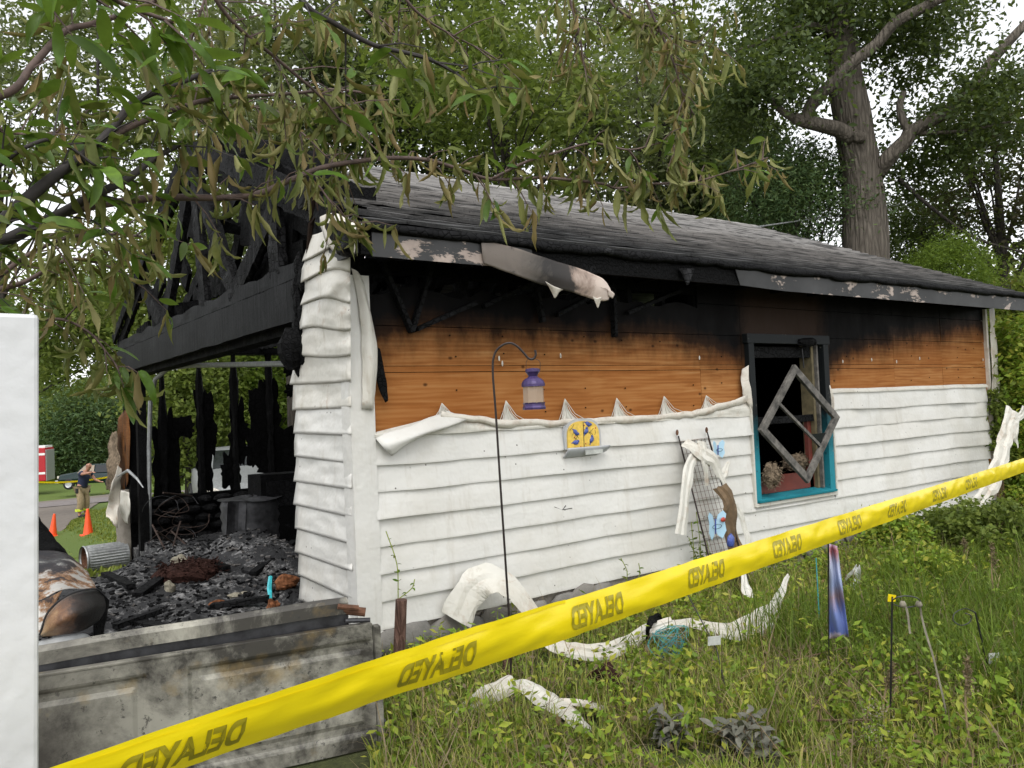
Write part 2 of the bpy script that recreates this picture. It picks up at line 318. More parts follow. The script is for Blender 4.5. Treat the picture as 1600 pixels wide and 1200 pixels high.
def mk_stone(name, a, b, sc=6):
    m = NM(name); n = m.noise(m.pos(), sc, 8, .7); oi = m.n('ShaderNodeObjectInfo').outputs['Random']
    c = m.mix(m.ramp(n, [(.3, 0.), (.7, 1.)]), a, b); c = m.mix(m.math('MULTIPLY', oi, .5), c, (.13,.11,.085)); return m.fin(c, .9, n, .8, .02, 0, .3)
M['stone'] = mk_stone('field_stone', (.13,.13,.125), (.27,.26,.24))
M['mortar'] = mk_stone('old_mortar', (.20,.18,.15), (.34,.31,.27), 12)
M['ash'] = mk_stone('ash_and_rubble', (.03,.03,.032), (.22,.22,.23), 9)
M['soil'] = mk_stone('garden_soil', (.05,.045,.025), (.10,.09,.045), 3)

def mk_ground():
    m = NM('ground'); p = m.pos(); n = m.noise(p, 2.2, 8, .7); n2 = m.noise(p, 25, 5, .7)
    soil = m.mix(m.ramp(n2, [(.3, 0.), (.7, 1.)]), (.035,.04,.018), (.085,.095,.035))
    lawn = m.mix(m.ramp(n2, [(.3, 0.), (.7, 1.)]), (.07,.12,.02), (.14,.18,.05))
    y = m.sep(p, 1); c = m.mix(m.ramp(m.math('DIVIDE', y, 20.), [(.36, 0.), (.46, 1.)]), soil, lawn)
    return m.fin(c, .95, n2, .8, .03, 0, .2)
M['ground'] = mk_ground()
M['asphalt'] = mk_stone('worn_asphalt', (.12,.105,.10), (.23,.205,.195), 4)
M['gravel'] = mk_stone('stony_driveway', (.13,.11,.095), (.26,.225,.20), 5)
def mk_debris():
    m = NM('burnt_debris'); p = m.pos(); n = m.noise(p, 3.5, 8, .75); n2 = m.noise(p, 28, 6, .75)
    c = m.mix(m.ramp(n2, [(.35, 0.), (.75, 1.)]), (.003,.003,.0035), (.028,.028,.030))
    c = m.mix(m.math('MULTIPLY', m.ramp(n, [(.50, 0.), (.62, 1.)]), m.ramp(n2, [(.42, 0.), (.6, 1.)])), c, (.30,.295,.29))
    return m.fin(c, m.ramp(n2, [(.3, .45), (.7, .9)]), n2, .9, .03)
M['debris'] = mk_debris()
M['steel'] = simple('dull_galvanised_steel', (.33,.34,.34), .5, .6, .25, 25)
M['steel_burnt'] = simple('burnt_steel', (.055,.055,.058), .5, .5, .6, 9)
M['iron_black'] = simple('black_iron', (.012,.011,.011), .45, .3, .3, 60)
M['iron_brown'] = simple('dark_brown_iron', (.03,.022,.02), .42, .4, .3, 60)
M['rust'] = simple('rusty_metal', (.12,.055,.03), .8, .2, .5, 30)
M['tape'] = NM('yellow_tape').fin((.84,.66,.004), .32, None, 0, 0, 0, .5)
M['tape_ink'] = NM('faded_black_ink').fin((.30,.25,.012), .4)
def mk_tape():
    m = NM('yellow_barrier_tape'); n = m.noise(m.pos((3, 3, 14)), 4, 3); c = m.mix(n, (.78,.60,.003), (.84,.68,.01)); m.fin(c, .3, n, .08, .01)
    t = m.n('ShaderNodeBsdfTranslucent'); t.inputs[0].default_value = (.9,.75,.02,1); mx = m.n('ShaderNodeMixShader'); mx.inputs[0].default_value = .18
    m.L(m.b.outputs[0], mx.inputs[1]); m.L(t.outputs[0], mx.inputs[2]); m.L(mx.outputs[0], m.o.inputs['Surface']); return m.m
M['tape'] = mk_tape()
def mk_door():
    m = NM('smoke_stained_door_panel'); p = m.pos(); big = m.noise(p, 2.0, 8, .72, .3); f = m.noise(p, 22, 7, .75)
    c = m.mix(m.ramp(big, [(.38, 0.), (.56, 1.)]), (.33,.315,.26), (.040,.036,.029))
    c = m.mix(m.math('MULTIPLY', m.ramp(f, [(.58, 0.), (.64, 1.)]), .85), c, (.022,.020,.018))
    lf = m.math('ADD', m.math('MULTIPLY', m.math('ADD', m.sep(p, 0), 2.2), .62), m.math('MULTIPLY', m.noise(p, 1.5, 5), .9)); c = m.mix(m.ramp(lf, [(.45, .75), (.95, 0.)]), c, (.035,.030,.024))
    c = m.mix(m.math('MULTIPLY', m.ramp(m.noise(p, 3.1, 5), [(.62, 0.), (.75, 1.)]), .5), c, (.30,.20,.06))
    return m.fin(c, .5, f, .15, .002, .1)
M['door'] = mk_door()
def mk_carpaint():
    m = NM('burnt_silver_car_paint'); p = m.pos(); n = m.noise(p, 5.5, 9, .72, .05); f = m.noise(p, 30, 4)
    c = m.mix(m.ramp(n, [(.46, 0.), (.50, 1.)]), (.40,.385,.355), (.22,.12,.06)); c = m.mix(m.ramp(n, [(.53, 0.), (.56, 1.)]), c, (.05,.035,.03))
    z = m.sep(p, 2); c = m.mix(m.ramp(m.math('ADD', z, m.math('MULTIPLY', n, .3)), [(.98, 0.), (1.10, .95)]), c, (.022,.022,.026))
    return m.fin(c, m.ramp(n, [(.35, .3), (.55, .8)]), f, .3, .004, .3)
M['carpaint'] = mk_carpaint()
def mk_lens():
    m = NM('melted_headlight_lens'); p = m.pos(); n = m.noise(p, 14, 8, .75); x = m.sep(p, 0)
    e = m.math('ADD', m.math('MULTIPLY', m.math('ADD', x, 1.93), 2.3), m.math('MULTIPLY', n, .55))
    return m.fin(m.ramp(e, [(.34, (.42,.37,.27)), (.54, (.36,.23,.12)), (.68, (.18,.09,.045)), (.82, (.03,.02,.016)), (1., (.008,.007,.006))]), .4, n, .6, .02)
M['lens'] = mk_lens()
M['bumper'] = simple('soot_streaked_bumper', (.36,.37,.37), .4, .1, .3, 8)
M['glass_dark'] = NM('dark_glass').fin((.01,.012,.014), .08)
M['rubber'] = simple('black_rubber', (.015,.015,.016), .8)
M['purple'] = simple('purple_painted_metal', (.055,.035,.115), .38, .3, .3, 30)
def mk_pane(name, col, al):
    m = NM(name); m.fin(col, .15); m.b.inputs['Alpha'].default_value = al; return m.m
M['pane'] = mk_pane('dusty_lantern_glass', (.45,.36,.27), .55)
M['red_frame'] = mk_peel('red_brown_window_paint', (.17,.030,.018), .60)
M['olive_wood'] = simple('tan_window_jamb', (.13,.105,.055), .7, 0, .35, 15)
M['weath'] = NM('weathered_grey_sash')
_m = M['weath']; _n = _m.noise(_m.pos(), 10, 7, .7); M['weath'] = _m.fin(_m.mix(_m.ramp(_n, [(.35, 0.), (.65, 1.)]), (.035,.033,.03), (.19,.175,.155)), .8, _n, .6, .006)
M['insul'] = simple('burnt_insulation_wool', (.15,.115,.08), .95, 0, .6, 25, .1, .8)
M['blue_but'] = mk_pane('pale_blue_plastic', (.40,.60,.74), .95)
M['cone'] = simple('orange_cone_plastic', (.85,.085,.012), .45, 0, .1, 8)
M['skin'] = simple('tanned_skin', (.44,.22,.15), .55, 0, .1, 30)
M['navy'] = simple('navy_cotton', (.012,.018,.05), .8)
M['tan'] = simple('tan_bunker_trousers', (.30,.23,.13), .85)
M['hivis'] = simple('lime_yellow_stripe', (.65,.75,.05), .5)
M['fire_red'] = simple('fire_engine_red', (.40,.012,.02), .35, 0, .1)
M['white_paint'] = simple('white_paint', (.75,.75,.74), .4, 0, .06)
M['alu'] = simple('brushed_aluminium', (.42,.43,.43), .4, .5, .15)
M['green_car'] = simple('dark_green_car_paint', (.006,.020,.020), .22, .2, .15, 6)
M['headlamp'] = simple('clear_headlamp', (.6,.55,.48), .2)
M['yel_ceramic'] = simple('yellow_glazed_ceramic', (.68,.46,.075), .4, 0, .22, 25)
M['grey_plastic'] = simple('grey_plastic', (.40,.41,.42), .5, 0, .1)
M['bird_blue'] = simple('blue_glaze', (.06,.09,.30), .35, 0, .4, 60)
M['red_glaze'] = simple('red_glaze', (.40,.05,.03), .4)
M['dkgreen_glaze'] = simple('olive_glaze', (.06,.055,.02), .5)
M['teal_wire'] = simple('teal_wire', (.03,.25,.27), .5)
M['twine'] = simple('natural_twine', (.22,.20,.15), .9)
M['tag'] = simple('grey_plastic_tag', (.42,.43,.40), .5)
M['copper'] = simple('scorched_orange_scrap', (.36,.13,.06), .7)
M['cyan'] = simple('cyan_plastic', (.05,.45,.50), .4)

# ================================================================== SETTING
def gfn(u, v):
    x = -60 + 150*(u**1.0); y = -12 + 142*(v**1.6)
    return (x, y, gz(x, y) + .02*nz(x*.8, y*.8))
g = MB().grid(gfn, 110, 110).build('ground', M['ground'], smooth=True); tag(g, kind='structure')
# driveway of stony asphalt running from the garage front down to the road
def strip_sheet(name, mat, left, right, dz, n=24, sub=6):
    def fn(u, v):
        t = u*(len(left)-1); i = min(int(t), len(left)-2); q = t-i
        a = Vector(left[i]).lerp(Vector(left[i+1]), q); b = Vector(right[i]).lerp(Vector(right[i+1]), q); p = a.lerp(b, v)
        return (p.x, p.y, gz(p.x, p.y)+dz+.02*nz(p.x*.8, p.y*.8))
    return tag(MB().grid(fn, n, sub).build(name, mat, smooth=True), kind='structure')
def gp(px, py):                          # pixel -> the sloping ground on the far side
    d = 6.0
    while d < 120:
        p = at(px, py, d)
        if p.z < gz(p.x, p.y): return p
        d += .1
    return p
_e = [tuple(gp(a, b))[:2] for a, b in ((84,842),(104,826),(128,804),(158,784),(200,770))]
strip_sheet('driveway', M['gravel'], [(-3.5,-2.0),(-6,5),(-8,10),(-9,18),(-9,26),(-9,36),(-9,48)], [(-.3,-.2),(-1.9,5.0)]+_e, .04, 70, 14)
strip_sheet('road', M['asphalt'], [(-40,46),(0,45.5),(40,46)], [(-40,53),(0,53),(40,53)], .05, 12, 5)

# ================================================================== GARAGE
L, W, ZR, ZE = 8.74, 7.2, 4.5, 2.80
E_, Z0 = .178, .25
G = root('burned_garage', (0,0,0), 'burned single-storey garage with white vinyl siding, scorched orange sheathing and collapsed gable front', 'garage')
def P(mb, name, mat, **k): return mb.build(name, M[mat], G, **k)
YSL = (ZR-ZE-.03)/(W/2+.385)               # roof slope
def roofz(y): return 2.83 + YSL*(y+.385) if y <= W/2 else 2.83 + YSL*(W-y+.385)

# slab and burnt floor
P(MB().box((.02,.1,-.2), (L-.1,W-.05,.02)), 'floor_slab', 'debris')
# foundation band of mortar with set stones
def fnd(u, v):
    x = u*L; z = -.25+.52*v; return (x, -.002-.035*(1-v)+.02*nz(x*3, z*5, 3), z)
P(MB().grid(fnd, 90, 6), 'foundation', 'mortar', smooth=True)
def boulder(mb, c, r, sq=(1,.6,.7), seed=0, n=8, m=5):
    prof = []
    b0 = len(mb.v)
    for j in range(m+1):
        th = math.pi*j/m
        for k in range(n):
            an = 2*math.pi*k/n; d = Vector((math.sin(th)*math.cos(an), math.sin(th)*math.sin(an), math.cos(th)))
            rr = r*(1+.28*nz(d.x*1.5+seed*3.1, d.y*1.5, d.z*1.5+seed))
            mb.v.append((c[0]+d.x*rr*sq[0], c[1]+d.y*rr*sq[1], c[2]+d.z*rr*sq[2]))
    for j in range(m):
        for k in range(n):
            k2 = (k+1) % n; mb.f.append((b0+j*n+k, b0+(j+1)*n+k, b0+(j+1)*n+k2, b0+j*n+k2))
x = .1; i = 0
while x < L:
    for row in range(2):
        r = random.uniform(.08, .15)
        if random.random() < .85:
            mb = MB(); boulder(mb, (x+random.uniform(-.03,.03)+row*.08, -.035, .02+row*.15+random.uniform(-.02,.02)), r, (1.25,.28,.70), i*1.7)
            P(mb, 'stone', 'stone', smooth=True); i += 1
    x += random.uniform(.17, .26)

# --- sheathing boards of the side wall
rows = [(.25,.62),(.625,1.0),(1.005,1.245),(1.25,1.925),(1.93,1.968),(1.972,2.24),(2.245,2.52),(2.525,2.80)]
WX0, WX1, WZ0, WZ1 = 4.0, 5.19, .70, 2.17
seams = [0.02, 3.34, 3.92, 6.56, 7.63, L]
seams_low = [0.02, 2.4, 3.92, 6.56, L]
for ri, (z0, z1) in enumerate(rows):
    ss = seams if ri >= 3 else seams_low
    if ri in (4,): ss = [0.02, 3.34, 3.92, 6.56, L]
    for a, b in zip(ss[:-1], ss[1:]):
        segs = [(a, b)]
        if z1 > WZ0 and z0 < WZ1 and a < WX1 and b > WX0:      # window hole
            segs = []
            if a < WX0: segs.append((a, WX0))
            if b > WX1: segs.append((WX1, b))
            if z0 < WZ0: pass
        if ri >= 6:                                             # burnt away in the upper left
            segs = [s for s in segs if s[0] > 2.8] if ri == 7 else segs
        for (p, q) in segs:
            n = max(2, int((q-p)/.09)); off = random.uniform(0, .006); top_burn = (ri == 6 and p < 3.0)
            def fn(u, v, p=p, q=q, z0=z0, z1=z1, off=off, tb=top_burn):
                x = p+.0015+(q-p-.003)*u; zz = z0+(z1-z0)*v
                if tb and v > .5: zz -= max(0, .10*(nz(x*3.1, 1)+nz(x*9, 4)*.6)+.03)
                return (x, .018-off+.004*nz(x*1.3, zz*2, ri), zz)
            P(MB().grid(fn, n, 2), 'sheathing_board', 'ply', solid=.012)
P(MB().box((.15, .06, 1.2), (3.2, .075, 2.25)), 'inner_lining', 'soot')
# studs and webs seen in the burnt-out strip under the eave
for x in [.05+.41*k for k in range(0, 22)]:
    if WX0-.02 < x < WX1: continue
    P(MB().box((x, .03, .2), (x+.045, .12, 2.8), .006), 'wall_stud', 'char')
P(MB().box((0, .03, 2.60), (L, .12, 2.69), .004), 'top_plate', 'char')
for a, b in [((.22,2.66),(.42,2.20)),((.42,2.20),(.62,2.72)),((.46,2.22),(.95,2.42)),((1.02,2.40),(1.5,2.60)),((1.5,2.62),(1.56,2.3)),((1.7,2.36),(2.3,2.62)),((2.3,2.2),(2.3,2.6)),((2.45,2.40),(3.1,2.62))]:
    P(MB().beam((a[0], -.012, a[1]), (b[0], -.016, b[1]), .03, .055, (0,1,0)), 'burnt_web_member', 'char_grey')

# --- siding courses on the side wall
def fieldz(x, z): return .013*nz(x*.75, z*1.1, 11)+.005*nz(x*2.1, z*2.3, 12)
def fieldo(x, z): return .030*max(-.2, nz(x*.9, z*1.2, 21))+.012*max(-.3, nz(x*2.4, z*3.2, 22))
def siding(x0, x1, zb, zt, amp=.006, sag=0, seed=0, plane='y', y0=0):
    n = max(3, int((x1-x0)/.045))
    prof = [(zt, .006), (zt-.03*(zt-zb)/.178, .008), ((zb+zt)/2, .017), (zb+.012, .027), (zb, .027), (zb-.001, .008)]
    def fn(u, v):
        x = x0+(x1-x0)*u; k = v*(len(prof)-1); i = min(int(k), len(prof)-2); q = k-i
        z = prof[i][0]*(1-q)+prof[i+1][0]*q; o = prof[i][1]*(1-q)+prof[i+1][1]*q
        low = 1-min(1, max(0, (z-zb)/(zt-zb)))
        o += amp*(nz(x*1.7, zb*4, seed)+.5*nz(x*4.5, zb*9, seed+2))*(.4+low) + amp*.4
        z += amp*.6*nz(x*1.2, zb*3, seed+5)*low
        kf = 1.0 if plane == 'y' else 1.3
        fade = min(1, max(0, (x-.05)/.3))*(1 if abs(x-4.6) > .75 else 0.25) if plane == 'y' else 1
        z += kf*fieldz(x+(9 if plane != 'y' else 0), z)*fade; o += .006+kf*max(-.004, fieldo(x+(9 if plane != 'y' else 0), z))*fade
        o = max(o, .004)
        return (x, -o, z) if plane == 'y' else (-o, y0+x, z)
    return MB().grid(fn, n, len(prof)-1)
for k in range(0, 8):
    zb, zt = Z0+E_*k, Z0+E_*(k+1)
    spans = [(.10, WX0-.04), (WX1+.04, L-.02)] if zt > WZ0 and zb < 2.2 else [(.10, L-.02)]
    if k == 2: spans = [(.10, WX0-.04), (WX1+.04, L-.02)]
    for si, (a, b) in enumerate(spans):
        if k >= 7 and si == 0: continue
        if k == 7 and si == 0: continue
        b2 = b - (.10+.10*nz(k*1.7, 3)) if b > 8 else b
        P(siding(a, b2, zb, zt+.018, .007 if k < 4 else .010+.003*(k-4), seed=k+si*20), 'siding_course', 'vinyl', smooth=False)
# gap strip below the window
P(siding(WX0-.04, WX1+.04, Z0+E_*2, WZ0-.05, .005, seed=77), 'siding_course', 'vinyl')
# top nailing hem right of the window
P(siding(WX1+.06, L-.08, Z0+E_*8, Z0+E_*8+.045, .004, seed=91), 'nailing_hem', 'vinyl_light')
# scalloped peeled top edge left of the window
peaks = [(690,632),(790,628),(882,625),(963,624),(1037,621),(1103,620)]
base = [(583,676),(640,662),(690,648),(740,655),(800,660),(860,660),(930,658),(990,655),(1050,650),(1110,640),(1168,622)]
def topy(px):
    y = interp(base, px)
    for (qx, qy) in peaks:
        dx = px-qx; wdt = 9 if dx < 0 else 34
        t = max(0, 1-abs(dx)/wdt); y = min(y, interp(base, px)*(1-t**2.4)+(qy+3)*t**2.4)
    return y
cols = sorted(set([583+(1168-583)*i/170 for i in range(171)] + [q for q, _ in peaks]))
vs = []; NR = 6
for px in cols:
    a = wl(px, topy(px), .012); zb = Z0+E_*7
    for j in range(NR+1):
        t = j/NR; z = a.z*(1-t)+zb*t; o = .012+.022*t+.02*math.sin(t*math.pi)*(.5+nz(a.x*2.2, 5))+.008*nz(a.x*5, t*3)
        vs.append((a.x, -o, z + (.012*nz(a.x*2.5, 9) if j == NR else 0)))
    vs.append((a.x, -.008, zb))
NC = NR+2
P(MB().add(vs, [(i*NC+j, (i+1)*NC+j, (i+1)*NC+j+1, i*NC+j+1) for i in range(len(cols)-1) for j in range(NC-1)]), 'peeled_siding_edge', 'vinyl_light')
def sheet(name, rowsL, mat, parent=G, nu=8, nv=8, bul=.0, wr=.01, solid=.003, seed=0, smooth=True):
    """a bent sheet lofted through rows of 3-D points"""
    R_ = [smoothline(r, nv) for r in rowsL]; m = len(R_[0]); colsL = [smoothline([r[j] for r in R_], nu) for j in range(m)]
    nrow = len(colsL[0]); V = []
    for i in range(nrow):
        for j in range(m):
            p = colsL[j][i]; v = Vector((nz(p.x*7, p.y*7, p.z*7+seed), nz(p.x*7+9, p.y*7, p.z*7+seed), nz(p.x*7, p.y*7+5, p.z*7+seed)))
            V.append(p+v*wr)
    mb = MB().add(V, [(i*m+j, (i+1)*m+j, (i+1)*m+j+1, i*m+j+1) for i in range(nrow-1) for j in range(m-1)])
    return mb.build(name, M[mat], parent, smooth=smooth, solid=solid)
# folded flap by the corner
sheet('siding_flap', [[wl(585,681,.03), wl(640,664,.05), wl(700,642,.03)], [wl(598,698,.09), wl(650,680,.11), wl(728,656,.05)], [wl(612,712,.07), wl(640,692,.10), wl(690,668,.03)]], 'vinyl', wr=.008, nu=6, nv=6)
sheet('rolled_siding_lip', [[wl(px, y-5, .045) for px, y in base[2:]], [wl(px, y+1, .050) for px, y in base[2:]], [wl(px, y+6, .034) for px, y in base[2:]]], 'vinyl_scorch', nu=3, nv=6, wr=.022)
for (qx, qy) in peaks:
    for dx in (-9, -5, 6, 14, 24, 36):
        P(MB().tube([wl(qx+.5, qy-2, .02), wl(qx+dx*.45, (qy+interp(base, qx+dx))/2+abs(dx)*.12, .03), wl(qx+dx, interp(base, qx+dx)-1, .04)], .0028, 4), 'melted_strand', 'vinyl_light')
# corner post (two faces), buckled
def cpost(u, v):
    z = .20+2.36*u; k = v*4
    bk = max(0, z-1.5)*.012*nz(z*2.5, 2)+.004*nz(z*3, 1); top = max(0, z-1.9)
    prof = [(-.056, .104), (-.058, .045), (-.055, -.032), (.045, -.034), (.115-top*.05, -.032)]
    i = min(int(k), 3); q = k-i; x = prof[i][0]*(1-q)+prof[i+1][0]*q; y = prof[i][1]*(1-q)+prof[i+1][1]*q
    return (x+bk+top*.03, y-abs(bk)-.01*top, z)
P(MB().grid(cpost, 40, 4), 'corner_post', 'vinyl', solid=.003)
sheet('heat_curled_corner_trim', [[wl(550,420,.05), wl(560,425,.06), wl(568,440,.05)], [wl(560,480,.05), wl(576,490,.08), wl(586,520,.05)], [wl(566,540,.05), wl(580,545,.09), wl(590,560,.06)], [wl(566,640,.045), wl(580,640,.06), wl(584,642,.045)]], 'vinyl_cream', wr=.012)
sheet('charred_trim_scrap', [[wl(584,540,.04), wl(594,545,.05)], [wl(588,575,.04), wl(602,580,.05)], [wl(590,600,.04), wl(608,602,.05)], [wl(600,632,.05), wl(604,630,.05)]], 'char', wr=.03, nu=5, nv=5)
sheet('charred_trim_scrap', [[wl(1162,575,.03), wl(1170,570,.05)], [wl(1156,600,.03), wl(1172,600,.06)], [wl(1163,625,.03), wl(1175,640,.05)]], 'vinyl_scorch', wr=.03, nu=5, nv=5)
sheet('charred_trim_scrap', [[wl(1290,600,.03), wl(1298,602,.05)], [wl(1298,625,.03), wl(1304,625,.06)], [wl(1300,645,.03), wl(1302,646,.05)]], 'vinyl_scorch', wr=.02, nu=5, nv=5)
# front face strip of siding, y .1 .. .97
P(MB().box((.0, .0, .2), (.03, .98, 2.66)), 'front_sheathing', 'char')
# wrinkled melted sheet at the top of the corner
fp = lambda px, py, o=.04: on(px, py, 0, -o)
LE = [(338,500),(375,484),(420,474),(455,478),(490,470),(520,474),(545,464),(575,461),(600,458),(640,463),(690,461),(727,464),(800,463),(900,470),(985,474)]; RE = [(338,545),(360,547),(575,548),(985,551)]
def lapgrid(k):
    def fn(u, v):
        t = u*1.10 if u > .04 else 0; ph = k+t; up_ = 0; py = 979-42.5*ph
        for _ in range(5):
            up_ = min(1, max(0, (612-py)/170)); A = 16*up_*(v-1)+9*up_*math.sin(v*4+py*.02)+8*(1-up_)*(v-.5)*nz(k*1.7, 2)-(979-42.5*ph-642)*.125*(1-v); py = 979+A-42.5*ph
        lap = max(0, 1-t) if u > .02 else .35
        px = interp(LE, py)*(1-v)+interp(RE, py)*v-6*(1-v)*max(0, 1-t)*(.4+nz(k*2.1, 5)+.4)
        o = .040+.034*up_+.085*up_*math.sin(v*2.7+.1)+.030*lap*(.75+.5*nz(k*.9, v*2))+.012*(.3+up_)*nz(v*3, py*.03)+.008*nz(v*7, py*.06)
        return tuple(fp(px, max(338, py), o))
    return fn
for k in range(15):
    P(MB().grid(lapgrid(k), 16, 14), 'siding_course', 'vinyl' if k < 8 else 'vinyl_cream', smooth=True, solid=.003)
sheet('melted_siding_sheet', [[fp(500,340,.16), fp(520,330,.2), fp(552,345,.16)], [fp(505,365,.2), fp(528,362,.27), fp(556,365,.2)], [fp(520,392,.2), fp(535,400,.26), fp(552,398,.2)]], 'vinyl_scorch', wr=.025, nu=6, nv=6, seed=8)
sheet('charred_soffit_scrap', [[fp(512,352,.27), fp(530,345,.3), fp(556,350,.25)], [fp(518,375,.28), fp(536,380,.33), fp(556,378,.28)], [fp(526,396,.26), fp(538,404,.3), fp(554,402,.26)]], 'char', wr=.05, nu=6, nv=6, seed=9)
for a in [((485,345),(492,300),(497,330)), ((480,400),(486,350),(492,340))]:
    P(MB().tube([fp(*q, .1) for q in a], [.01,.02,.004], 6), 'splintered_wood', 'ply')
# burnt trim between header and siding
for i in range(9):
    y = 405+i*19; mb = MB(); c = fp(468+6*math.sin(i*2), y+10, .06); boulder(mb, c, .075, (.5,.7,1.4), i, 7, 5); P(mb, 'charred_corner_stud', 'char')
mb = MB(); boulder(mb, fp(458,545,.1), .14, (.8,.9,1.1), 31, 9, 7); P(mb, 'charred_corner_stud', 'char')

# --- door header (two boards), track
P(MB().grid(lambda u, v: (-.045+.004*nz(u*20, v*3), .78+(7.34-.78)*u, 2.36+.30*v + (.012*nz(u*22, 2) if v > .5 else .01*nz(u*15, 6))), 60, 3), 'header_board', 'header', solid=.05)
P(MB().grid(lambda u, v: (-.012+.006*nz(u*20, v*3, 7), .70+(7.34-.70)*u, 2.665+.14*v + (.05*nz(u*17, 2) if v > .5 else 0)), 60, 3), 'header_board', 'header', solid=.05)
P(MB().box((.03, .98, 2.3), (.2, 7.2, 2.62)), 'header_beam', 'char')
P(MB().grid(lambda u, v: (-.048-.004*nz(u*30), .80+6.5*u, 2.655+.022*v+.008*nz(u*24, 3)), 60, 1), 'board_seam', 'soot', solid=.004)
for y in np.arange(1.5, 7.2, 1.22):
    P(MB().box((-.062, y, 2.37), (-.056, y+.006, 2.64)), 'board_seam', 'soot')
rail = smoothline([(.12,6.15,.0),(.12,6.15,1.6),(.12,6.13,2.05),(.3,6.1,2.28),(.8,6.1,2.33),(3,6.1,2.33)], 6)
P(MB().tube([fp(234,900,-.15), fp(233,700,-.15), fp(235,625,-.15), fp(243,592,-.16), fp(262,576,-.2), fp(300,571,-.3), fp(462,568,-.5)], [.028]*7, 8), 'door_track', 'steel')
# far front corner: jamb studs, orange board, melted siding, stone pier
P(MB().box((0.0, 7.0, .35), (.14, 7.13, 2.45), .01), 'corner_jamb', 'char')
P(MB().box((.02, 6.62, -.05), (.14, 6.72, 2.45), .01), 'corner_jamb', 'char')
P(MB().box((-.02, 7.13, .75), (.0, 7.42, 1.75)), 'sheathing_board', 'ply')
P(MB().grid(lambda u, v: (-.03+.01*nz(u*5, v*9), 7.11+.24*u, .98+.86*v+ (.05*nz(u*9) if v > .9 else 0)), 4, 8), 'scorched_board', 'olive_wood') if False else None
sheet('scorched_corner_board', [[fp(184,655,.03), fp(196,640,.03), fp(202,650,.03)], [fp(184,700,.03), fp(194,700,.03), fp(203,700,.03)], [fp(187,760,.03), fp(195,765,.03), fp(200,755,.03)]], 'ply', wr=.01)
bpy.data.objects[G.children[-1].name] if False else None
sheet('melted_corner_siding', [[fp(176,675,.1), fp(183,672,.1)], [fp(170,700,.15), fp(184,700,.1)], [fp(168,740,.2), fp(186,735,.12)], [fp(166,765,.15), fp(176,768,.15)]], 'insul', wr=.035, seed=4)
sheet('melted_corner_siding', [[fp(183,728,.2), fp(190,732,.15)], [fp(172,768,.3), fp(188,770,.15)], [fp(166,800,.3), fp(184,806,.2)], [fp(172,812,.3), fp(182,826,.2)]], 'vinyl_scorch', wr=.03, seed=5)
sheet('melted_corner_siding', [[fp(188,766,.1), fp(202,768,.08)], [fp(187,790,.15), fp(203,792,.1)], [fp(192,812,.1), fp(201,818,.08)]], 'vinyl_light', wr=.03, seed=6)
def pier(u, v):
    an = u*2*math.pi; z = -.35+1.15*v; return (.08+.20*math.copysign(min(1, abs(math.cos(an))*1.3), math.cos(an))+.02*nz(u*7, z*7), 7.28+.19*math.copysign(min(1, abs(math.sin(an))*1.3), math.sin(an))+.02*nz(u*9, z*6, 4), z)
P(MB().grid(pier, 20, 14), 'stone_pier', 'mortar', smooth=True)
P(MB().tube([fp(183,745,.25), fp(200,735,.3), fp(214,748,.3), (fp(224,762,.25))], [.01,.018,.015,.006], 6), 'bent_flashing', 'steel')

# --- north wall (far side), charred studs with burnt sheathing remnants, stone knee wall
for x in [.02,.46,.96,1.45,1.97,2.5,3.05,3.6,4.2,4.8,5.4,6,6.6,7.2,7.8,8.4]:
    pts = []
    def fn(u, v, x=x):
        an = v*2*math.pi; z = .3+2.4*u; wv = .045+.03*nz(z*4, x)+.02*nz(z*13, x)
        return (x+math.cos(an)*wv*1.15, W-.05+math.sin(an)*.05, z)
    P(MB().grid(fn, 26, 6), 'north_wall_stud', 'char')
def remnant(c, w_, h_, seed):
    mb = MB(); n = 44; w_ *= .85; h_ *= .9; vs = [(c[0], W, c[1])]
    for k in range(n):
        an = 2*math.pi*k/n; sq = 1/max(abs(math.cos(an)), abs(math.sin(an)))
        r = min(sq, 1.25)*(1+.35*nz(math.cos(an)*2.5+seed, math.sin(an)*2.5)+.30*nz(k*.55, seed)+.15*nz(k*1.7, seed))
        vs.append((c[0]+math.cos(an)*w_*r, W+.01*seed % .03, c[1]+math.sin(an)*h_*r))
    mb.add(vs, [(0, 1+k, 1+(k+1) % n) for k in range(n)])
    P(mb, 'burnt_sheathing_remnant', 'soot', solid=.02)
for i, (px, py, hw, hh) in enumerate([(280,668,.22,.16),(322,665,.16,.55),(372,680,.14,.5),(415,660,.26,.60),(440,720,.45,.55),(455,575,.14,.14),(260,735,.20,.8),(455,610,.1,.1),(320,735,.12,.35),(360,735,.15,.3),(425,620,.12,.3),(398,700,.14,.3)]):
    c = on(px, py, 1, W); remnant((c.x, c.z), hw, hh, i*1.7)
P(MB().box((2.9, W-.02, .1), (L, W+.02, 2.7)), 'north_wall_boards', 'soot')
P(MB().box((0, W-.1, 2.62), (L, W+.02, 2.72), .01), 'top_plate', 'char')
# knee wall stones
i = 0
for row in range(6):
    x = .15+.1*(row % 2)
    while x < 3.4:
        wv = random.uniform(.10, .19); mb = MB(); boulder(mb, (x+wv, W-.12, -.05+row*.125), 1, (wv*.92, .09, .062), i+100, 8, 5)
        P(mb, 'knee_wall_stone', 'char_grey'); x += wv*1.95; i += 1
P(MB().box((0, W-.12, -.4), (L, W+.05, .66)), 'knee_wall', 'soot')
